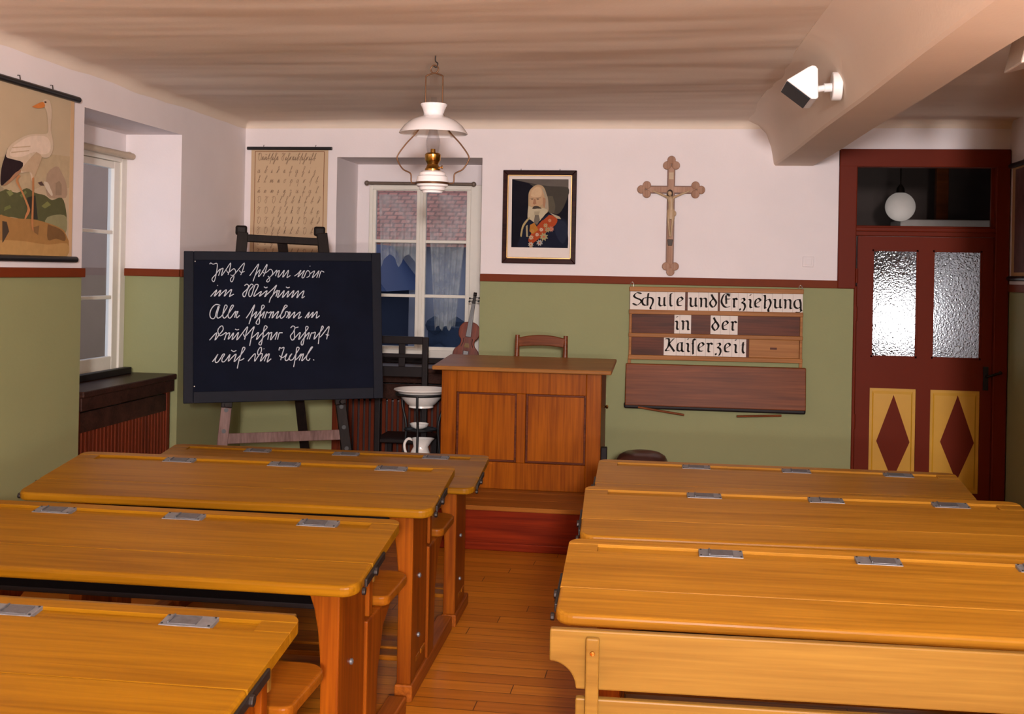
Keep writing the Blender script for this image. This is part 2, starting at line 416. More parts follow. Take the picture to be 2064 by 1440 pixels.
# handwriting on the blackboard (line, stroke), letter cards (row, letter, left, right), printed pictures
CHALK=[[0,[[0.1504,0.8334],[0.1567,0.8411],[0.1704,0.8335],[0.1933,0.8375],[0.1924,0.7955],[0.1842,0.7536],[0.1769,0.7289],[0.1678,0.7308],[0.1651,0.746],[0.1851,0.7708],[0.2125,0.8052],[0.2024,0.7632]]],[0,[[0.2088,0.7956],[0.229,0.8091],[0.2189,0.7633],[0.2455,0.7996],[0.274,0.8419],[0.2666,0.7959],[0.2583,0.7691]]],[0,[[0.2492,0.7958],[0.2583,0.7825],[0.2712,0.7902],[0.2924,0.8066],[0.3025,0.7923],[0.2988,0.775],[0.2841,0.7654],[0.273,0.7692]]],[0,[[0.2841,0.7654],[0.2932,0.7578],[0.284,0.7291],[0.2748,0.7291],[0.2739,0.7463],[0.2896,0.7635],[0.3154,0.7962],[0.3544,0.8425],[0.3441,0.7963],[0.3329,0.7685]]],[0,[[0.3247,0.7962],[0.3357,0.7838],[0.3561,0.7906]]],[0,[[0.3857,0.7639],[0.4137,0.8024],[0.4399,0.8373],[0.4267,0.791],[0.4154,0.7582],[0.406,0.7294]]],[0,[[0.4154,0.7582],[0.4247,0.7737],[0.4491,0.8026],[0.4377,0.7583],[0.4583,0.7815],[0.4904,0.8357],[0.4808,0.7932],[0.4676,0.7604]]],[0,[[0.4603,0.795],[0.4733,0.7796],[0.4947,0.7913]]],[0,[[0.4947,0.7912],[0.5089,0.8047],[0.5209,0.7954],[0.5229,0.7767],[0.5066,0.7559],[0.4945,0.7621]]],[0,[[0.5066,0.7559],[0.5045,0.7351],[0.4943,0.7258],[0.4863,0.731],[0.4944,0.7434],[0.5066,0.7559],[0.5269,0.7747],[0.5493,0.7997],[0.541,0.7623]]],[0,[[0.5451,0.7789],[0.5645,0.7977],[0.5551,0.755],[0.5755,0.7749],[0.594,0.7989],[0.5835,0.7551],[0.604,0.7792],[0.6204,0.7991],[0.6099,0.7563],[0.616,0.7563],[0.6304,0.7668]]],[0,[[0.6548,0.7627],[0.6775,0.7795],[0.6951,0.7995],[0.6752,0.7565],[0.7,0.7817],[0.7166,0.7975],[0.6998,0.7566],[0.7121,0.7545],[0.7247,0.7839],[0.7371,0.7976],[0.7494,0.784],[0.745,0.763],[0.7285,0.7546]]],[0,[[0.7472,0.7735],[0.7783,0.7957],[0.7635,0.7526],[0.7885,0.7758],[0.8063,0.7969],[0.7903,0.7527]]],[0,[[0.8047,0.7527],[0.8176,0.7927],[0.8321,0.7907],[0.8362,0.7865]]],[0,[[0.7487,0.826],[0.7522,0.8243]]],[1,[[0.1561,0.6369],[0.1925,0.6777],[0.177,0.6379],[0.1961,0.6568],[0.2162,0.6758],[0.2034,0.6378],[0.2235,0.6587],[0.2491,0.6777],[0.2354,0.6378],[0.2564,0.6606],[0.2794,0.6796],[0.2665,0.6377],[0.2729,0.6406],[0.2922,0.651]]],[1,[[0.1952,0.7061],[0.1979,0.7023]]],[1,[[0.355,0.7025],[0.3689,0.7121],[0.3799,0.7006],[0.3706,0.6815],[0.3465,0.6567],[0.3483,0.6376],[0.3594,0.6395],[0.3743,0.6815],[0.3929,0.7102],[0.4022,0.7103],[0.4059,0.7007],[0.3854,0.6739],[0.3798,0.6471],[0.3872,0.6357],[0.3983,0.6471],[0.4152,0.7007],[0.4245,0.7103],[0.4357,0.7084],[0.4337,0.693],[0.415,0.6566],[0.4113,0.6375],[0.4261,0.6471],[0.456,0.6681],[0.4428,0.6375],[0.4634,0.6528],[0.4896,0.672],[0.4745,0.6336],[0.494,0.6566]]],[1,[[0.471,0.6969],[0.4822,0.6892],[0.4916,0.695]]],[1,[[0.4899,0.6503],[0.5244,0.6833],[0.5467,0.7062],[0.5344,0.6771],[0.5241,0.6461],[0.5099,0.6254],[0.5017,0.5992]]],[1,[[0.5241,0.6461],[0.5526,0.6751],[0.5422,0.6357]]],[1,[[0.5444,0.6585],[0.5647,0.673],[0.5513,0.6295],[0.5727,0.6502],[0.5931,0.673],[0.5806,0.6294],[0.601,0.6502],[0.6205,0.6699],[0.609,0.6315],[0.6316,0.6543],[0.6521,0.673],[0.6375,0.6293],[0.6601,0.6543],[0.6796,0.6709],[0.668,0.6272],[0.6886,0.6522],[0.7123,0.6709],[0.6986,0.6272],[0.7161,0.6375]]],[1,[[0.6034,0.6959],[0.6135,0.6896],[0.6258,0.6938]]],[2,[[0.2126,0.5829],[0.1871,0.5886],[0.1635,0.5661],[0.1526,0.5359],[0.1554,0.5114],[0.169,0.5019],[0.1817,0.5113],[0.1907,0.5452],[0.2016,0.5791]]],[2,[[0.2071,0.5772],[0.1944,0.5319],[0.1944,0.5093],[0.2053,0.5073],[0.2217,0.5204],[0.2399,0.5506],[0.2527,0.5732],[0.2473,0.5846],[0.2381,0.5771],[0.2272,0.528],[0.2326,0.5072],[0.2454,0.5108],[0.2674,0.5429],[0.2894,0.5769],[0.2839,0.5845],[0.2729,0.5694],[0.2582,0.524],[0.2637,0.5069],[0.2746,0.5088],[0.293,0.5351],[0.304,0.5465],[0.2966,0.5086]]],[2,[[0.2985,0.5351],[0.3169,0.5464],[0.3076,0.5237],[0.3095,0.5066],[0.326,0.5217]]],[2,[[0.3646,0.5044],[0.3887,0.5403],[0.4148,0.5859],[0.4017,0.5383],[0.3923,0.5042],[0.3811,0.4682]]],[2,[[0.3942,0.5099],[0.4072,0.5231],[0.4276,0.5439],[0.4145,0.504],[0.435,0.5267],[0.4555,0.5533],[0.4723,0.5723],[0.4668,0.5838],[0.4575,0.5781],[0.4536,0.5533],[0.4442,0.5152],[0.4237,0.4792],[0.4292,0.4678],[0.4403,0.4696],[0.4441,0.4924],[0.4423,0.5076],[0.4591,0.5266],[0.474,0.5437],[0.4609,0.5037]]],[2,[[0.4744,0.5018],[0.4875,0.5414],[0.496,0.5347],[0.5155,0.5412],[0.5002,0.5039]]],[2,[[0.5068,0.5259],[0.5284,0.5434],[0.5174,0.5037],[0.5369,0.5257],[0.5576,0.5454],[0.5433,0.5014],[0.5693,0.5233],[0.5912,0.5586],[0.6098,0.5762],[0.6001,0.5829],[0.5913,0.5718],[0.5715,0.5255],[0.5692,0.5056],[0.5779,0.5033],[0.5953,0.5209],[0.602,0.543],[0.6193,0.534],[0.6039,0.5054]]],[2,[[0.6127,0.5319],[0.628,0.5406],[0.6158,0.5008],[0.6366,0.5229],[0.6563,0.5405],[0.6462,0.5029],[0.6649,0.5227],[0.6891,0.5403],[0.6756,0.5004],[0.6965,0.5136]]],[2,[[0.7172,0.5024],[0.7438,0.54],[0.7325,0.5023],[0.768,0.5399],[0.7566,0.5043],[0.7744,0.5242],[0.7922,0.542],[0.7852,0.5019],[0.8063,0.5174]]],[3,[[0.1504,0.3735],[0.191,0.4174],[0.1817,0.3731],[0.2047,0.4043],[0.2277,0.4322],[0.2277,0.4539],[0.2193,0.4584],[0.2046,0.4455],[0.1984,0.426],[0.2089,0.3999],[0.2277,0.4062],[0.2487,0.4179],[0.2361,0.3735]]],[3,[[0.2445,0.4038],[0.2677,0.4166],[0.2582,0.3776],[0.274,0.3948],[0.2909,0.4164],[0.2813,0.3752],[0.3014,0.3967],[0.3194,0.4182],[0.3088,0.3726],[0.3374,0.4071],[0.3725,0.4526],[0.365,0.4178],[0.3543,0.3743]]],[3,[[0.349,0.4092],[0.3522,0.3961],[0.3628,0.3981],[0.3884,0.4263],[0.4119,0.4523],[0.4011,0.4152],[0.3925,0.376],[0.3849,0.3368]]],[3,[[0.3946,0.3825],[0.4138,0.3976],[0.4374,0.417],[0.4244,0.3734],[0.448,0.3994],[0.4716,0.4254],[0.4889,0.4472],[0.4804,0.4572],[0.4718,0.4496],[0.4652,0.4123],[0.4607,0.3795],[0.4393,0.3514],[0.4477,0.3403],[0.4542,0.3468],[0.4629,0.3839],[0.4822,0.4012],[0.4995,0.4163],[0.4918,0.3726]]],[3,[[0.4951,0.401],[0.5167,0.4162],[0.5078,0.3702],[0.5273,0.3941],[0.549,0.418],[0.5358,0.372]]],[3,[[0.2994,0.4391],[0.3099,0.4336],[0.3226,0.4367]]],[3,[[0.5506,0.3719],[0.5594,0.4091],[0.5681,0.4134],[0.5811,0.4133]]],[3,[[0.6289,0.4415],[0.6421,0.4546],[0.6529,0.4501],[0.6572,0.4434],[0.6768,0.4477]]],[3,[[0.6572,0.4434],[0.6439,0.4148],[0.6286,0.3951],[0.6327,0.3731],[0.6414,0.3685],[0.6523,0.3794],[0.6517,0.4324]]],[3,[[0.6414,0.3685],[0.6611,0.3882],[0.6874,0.4144],[0.6773,0.3703],[0.7004,0.3965],[0.7225,0.4229],[0.7358,0.4427],[0.7293,0.4516],[0.7205,0.4451],[0.7202,0.4207],[0.7134,0.3876],[0.6935,0.3569],[0.6933,0.3392],[0.702,0.3391],[0.7088,0.3655],[0.7133,0.3831],[0.7421,0.4138],[0.7285,0.3719]]],[3,[[0.7416,0.3717],[0.7552,0.4092],[0.7639,0.4091],[0.7793,0.4134],[0.7701,0.3714],[0.7968,0.4021],[0.8191,0.4286],[0.8281,0.4441],[0.8216,0.453],[0.8148,0.4353],[0.8033,0.3954],[0.7962,0.3422]]],[3,[[0.7989,0.3888],[0.8098,0.3864],[0.8322,0.4129],[0.8635,0.4504],[0.8541,0.4015],[0.8471,0.3704]]],[3,[[0.8431,0.4016],[0.8518,0.3949],[0.8629,0.397]]],[4,[[0.1672,0.2439],[0.1839,0.2663],[0.1995,0.2897],[0.1839,0.2576],[0.186,0.2404],[0.1985,0.2423],[0.2152,0.2657],[0.2277,0.2871],[0.2382,0.2869],[0.2236,0.2613],[0.2236,0.244],[0.2361,0.2438],[0.2529,0.2629],[0.2697,0.2864],[0.2592,0.2456],[0.2802,0.2668],[0.3055,0.288],[0.2928,0.2428],[0.316,0.264],[0.3329,0.2833],[0.3562,0.3177],[0.352,0.3286],[0.3435,0.3222],[0.3329,0.2833],[0.3202,0.2423],[0.3117,0.2014]]],[4,[[0.3181,0.2532],[0.3328,0.2508],[0.3519,0.2613]]],[4,[[0.276,0.3123],[0.2907,0.3034],[0.3066,0.3097]]],[4,[[0.3751,0.2435],[0.3943,0.2671],[0.4177,0.2884],[0.4133,0.2428],[0.4304,0.2665],[0.4518,0.2988],[0.4541,0.3228],[0.4455,0.3251],[0.4327,0.3035],[0.4347,0.2816],[0.4603,0.2878],[0.4473,0.2422],[0.4688,0.2658],[0.486,0.2874],[0.4708,0.2418]]],[4,[[0.4816,0.27],[0.501,0.2871],[0.4879,0.2393],[0.4943,0.2414],[0.5115,0.2564]]],[4,[[0.4673,0.3182],[0.4711,0.316]]],[4,[[0.5588,0.3059],[0.5621,0.3234],[0.5718,0.3189],[0.5891,0.323],[0.578,0.2837],[0.5681,0.2467]]],[4,[[0.5608,0.2752],[0.5757,0.2619],[0.5909,0.2682],[0.6061,0.2855],[0.5951,0.2572],[0.5993,0.2439],[0.6123,0.2481],[0.6255,0.2742],[0.6364,0.285],[0.6211,0.2611],[0.6253,0.2457],[0.6426,0.252],[0.6624,0.2868],[0.68,0.3151],[0.6736,0.324],[0.6648,0.3176],[0.6602,0.278],[0.6534,0.243],[0.6455,0.2037]]],[4,[[0.6556,0.2452],[0.6731,0.2602],[0.6928,0.2841],[0.6794,0.2425]]],[4,[[0.6861,0.2644],[0.7059,0.2839],[0.6946,0.2401],[0.7188,0.2639],[0.7453,0.3009],[0.7609,0.3228],[0.7521,0.3207],[0.7276,0.2747],[0.723,0.2506],[0.736,0.2416],[0.7449,0.2546]]],[4,[[0.7645,0.2477],[0.7699,0.2421]]]]
CARDS=[[0, "Sch", -0.3213, -0.141], [0, "u", -0.141, -0.0581], [0, "l", -0.0581, -0.0099], [0, "e", -0.0099, 0.0622], [0, "u", 0.0794, 0.1547], [0, "n", 0.1547, 0.223], [0, "d", 0.223, 0.2877], [0, "E", 0.3013, 0.3821], [0, "r", 0.3821, 0.4269], [0, "z", 0.4269, 0.4871], [0, "i", 0.4871, 0.5299], [0, "e", 0.5299, 0.5882], [0, "h", 0.5882, 0.6594], [0, "u", 0.6594, 0.7281], [0, "n", 0.7281, 0.7967], [0, "g", 0.7967, 0.8634], [1, "i", -0.0103, 0.0275], [1, "n", 0.0275, 0.1064], [1, "d", 0.2397, 0.3078], [1, "e", 0.3078, 0.3723], [1, "r", 0.3723, 0.4265], [2, "K", -0.0807, 0.0064], [2, "a", 0.0064, 0.0669], [2, "i", 0.0669, 0.1076], [2, "s", 0.1076, 0.1456], [2, "e", 0.1456, 0.2085], [2, "r", 0.2085, 0.2651], [2, "z", 0.2651, 0.3277], [2, "e", 0.3277, 0.3888], [2, "i", 0.3888, 0.4396], [2, "t", 0.4396, 0.4869]]
STORK=[[[0.47,0.36,0.22],[[4.912,2.099],[5.5531,2.1658],[5.547,1.9996],[5.3495,2.0214],[5.2199,1.9685],[4.9167,1.9513]]],[[0.4,0.28,0.19],[[5.3178,1.9698],[5.326,2.0563],[5.4146,2.1016],[5.4617,2.0747],[5.5107,2.0158],[5.5073,1.946],[5.3524,1.9354]]],[[0.3,0.21,0.14],[[5.4063,2.0137],[5.4402,2.029],[5.464,2.0121],[5.4659,1.9557],[5.4084,1.9517]]],[[0.1,0.1,0.045],[[4.9172,1.9343],[4.9749,1.95],[5.0648,1.9393],[5.146,1.9689],[5.2206,1.9505],[5.3077,1.9446],[5.3753,1.9246],[5.4664,1.9432],[5.5096,1.8829],[5.5066,1.8005],[5.3571,1.8001],[5.1723,1.8097],[5.0186,1.8197],[4.9209,1.8204]]],[[0.2,0.21,0.08],[[4.9752,1.9385],[5.0143,1.9501],[5.0349,1.9313],[5.0055,1.9176]]],[[0.18,0.19,0.07],[[5.0855,1.929],[5.136,1.9563],[5.1468,1.9452],[5.1063,1.9187]]],[[0.2,0.2,0.07],[[5.2767,1.8877],[5.3308,1.9155],[5.3649,1.8992],[5.31,1.8775]]],[[0.16,0.17,0.06],[[4.939,1.8557],[5.0068,1.8771],[5.0172,1.8632],[4.9587,1.8454]]],[[0.045,0.04,0.03],[[5.1476,1.9215],[5.221,1.9385],[5.2465,1.8193],[5.1931,1.8167]]],[[0.27,0.25,0.13],[[5.3336,1.8359],[5.4233,1.8529],[5.5109,1.845],[5.5103,1.7627],[5.4257,1.7844],[5.3125,1.8042]]],[[0.36,0.19,0.065],[[4.9207,1.8261],[5.0487,1.8155],[5.2037,1.8172],[5.3346,1.8052],[5.4487,1.7854],[5.5082,1.7562],[5.5241,1.6395],[4.9271,1.6266]]],[[0.46,0.27,0.1],[[4.9245,1.7065],[5.1236,1.7067],[5.3384,1.6948],[5.5218,1.706],[5.5241,1.6395],[4.9271,1.6266]]],[[0.19,0.1,0.04],[[5.3348,1.7991],[5.4489,1.7791],[5.5025,1.7497],[5.4977,1.718],[5.4162,1.728],[5.3376,1.7193]]],[[0.07,0.05,0.035],[[4.9216,1.7977],[4.9799,1.7947],[5.001,1.7494],[4.9538,1.6959],[4.9251,1.6894]]],[[0.22,0.12,0.05],[[5.1945,1.7748],[5.2583,1.7896],[5.2492,1.7408],[5.2166,1.7517]]],[[0.1,0.06,0.05],[[5.2349,2.0029],[5.2725,2.012],[5.295,1.9925],[5.2623,1.9899]]],[[0.62,0.52,0.4],[[5.2888,2.0134],[5.3275,2.0104],[5.3507,1.9846],[5.3742,1.9555],[5.3633,1.9454],[5.3291,1.9645],[5.3006,1.9899]]],[[0.1,0.1,0.045],[[4.5191,1.8892],[4.6186,1.9285],[4.7325,1.9207],[4.8316,1.956],[4.9364,1.9357],[4.9401,1.8215],[4.7364,1.7943],[4.522,1.7943]]],[[0.2,0.21,0.08],[[4.6448,1.9143],[4.6879,1.9283],[4.7064,1.9023],[4.6629,1.8884]]],[[0.36,0.19,0.065],[[4.5216,1.8049],[4.7361,1.8053],[4.9399,1.8272],[4.9463,1.6269],[4.5271,1.6201]]],[[0.46,0.27,0.1],[[4.5252,1.6835],[4.7391,1.7062],[4.9439,1.7042],[4.9463,1.6269],[4.5271,1.6201]]],[[0.33,0.27,0.17],[[4.5176,1.9419],[4.6157,2.0251],[4.677,1.9983],[4.7759,1.9738],[4.9163,1.9627],[4.9172,1.9343],[4.5188,1.8997]]],[[0.03,0.018,0.02],[[4.9734,2.1458],[4.9322,2.0668],[4.9196,2.0086],[4.9259,1.9635],[4.9736,1.9902],[5.0417,2.0309],[5.121,2.0971],[5.0091,2.1092]]],[[0.38,0.2,0.11],[[4.9356,1.9614],[4.9737,1.9845],[5.0415,2.0367],[5.0967,2.0535],[5.0324,2.0068],[4.9741,1.973]]],[[0.6,0.47,0.34],[[4.9687,2.1395],[5.0071,2.1727],[5.1066,2.2196],[5.2,2.243],[5.297,2.2551],[5.3182,2.2822],[5.3044,2.3599],[5.2815,2.3871],[5.2589,2.408],[5.2801,2.4264],[5.3131,2.4285],[5.3359,2.4135],[5.3487,2.3662],[5.3403,2.2851],[5.3648,2.2265],[5.3663,2.1834],[5.3341,2.143],[5.2902,2.1323],[5.2628,2.1356],[5.2472,2.1158],[5.2067,2.0456],[5.192,2.0084],[5.1783,2.0072],[5.1591,2.0473],[5.1227,2.0441],[5.0818,2.0404],[5.1006,2.0892],[5.0095,2.0976],[4.9601,2.1041]]],[[0.7,0.56,0.44],[[5.0174,2.1623],[5.1274,2.2162],[5.2216,2.2367],[5.3086,2.2382],[5.3433,2.1993],[5.3224,2.1602],[5.257,2.1471],[5.1924,2.1522],[5.0895,2.1175],[4.9892,2.1129]]],[[0.5,0.36,0.23],[[5.2137,2.1545],[5.2628,2.1356],[5.2272,2.0716],[5.1916,2.0203],[5.1695,2.0483],[5.0918,2.0471],[5.1113,2.0785],[5.1722,2.1261]]],[[0.52,0.38,0.25],[[5.0076,2.1554],[5.1599,2.1785],[5.1601,2.1737],[5.0078,2.1496]]],[[0.52,0.38,0.25],[[4.9985,2.1312],[5.1502,2.1566],[5.1504,2.1512],[4.9987,2.1254]]],[[0.6,0.2,0.05],[[5.166,2.373],[5.2162,2.3955],[5.261,2.4113],[5.2811,2.3992],[5.2706,2.3855],[5.217,2.3727]]],[[0.1,0.05,0.03],[[5.275,2.4165],[5.2914,2.419],[5.2939,2.4103],[5.2764,2.4076]]],[[0.46,0.2,0.08],[[5.1779,2.0192],[5.1947,2.0206],[5.1959,1.9248],[5.1956,1.8048],[5.2004,1.7571],[5.1781,1.7921],[5.1811,1.9237]]],[[0.5,0.22,0.09],[[5.0619,2.0269],[5.0773,2.0223],[5.0579,1.9972],[5.1055,1.9422],[5.1596,1.8746],[5.1604,1.8508],[5.1252,1.8134],[5.1197,1.8249],[5.1413,1.8617],[5.1332,1.8849],[5.0849,1.9466],[5.0378,1.9956]]]]
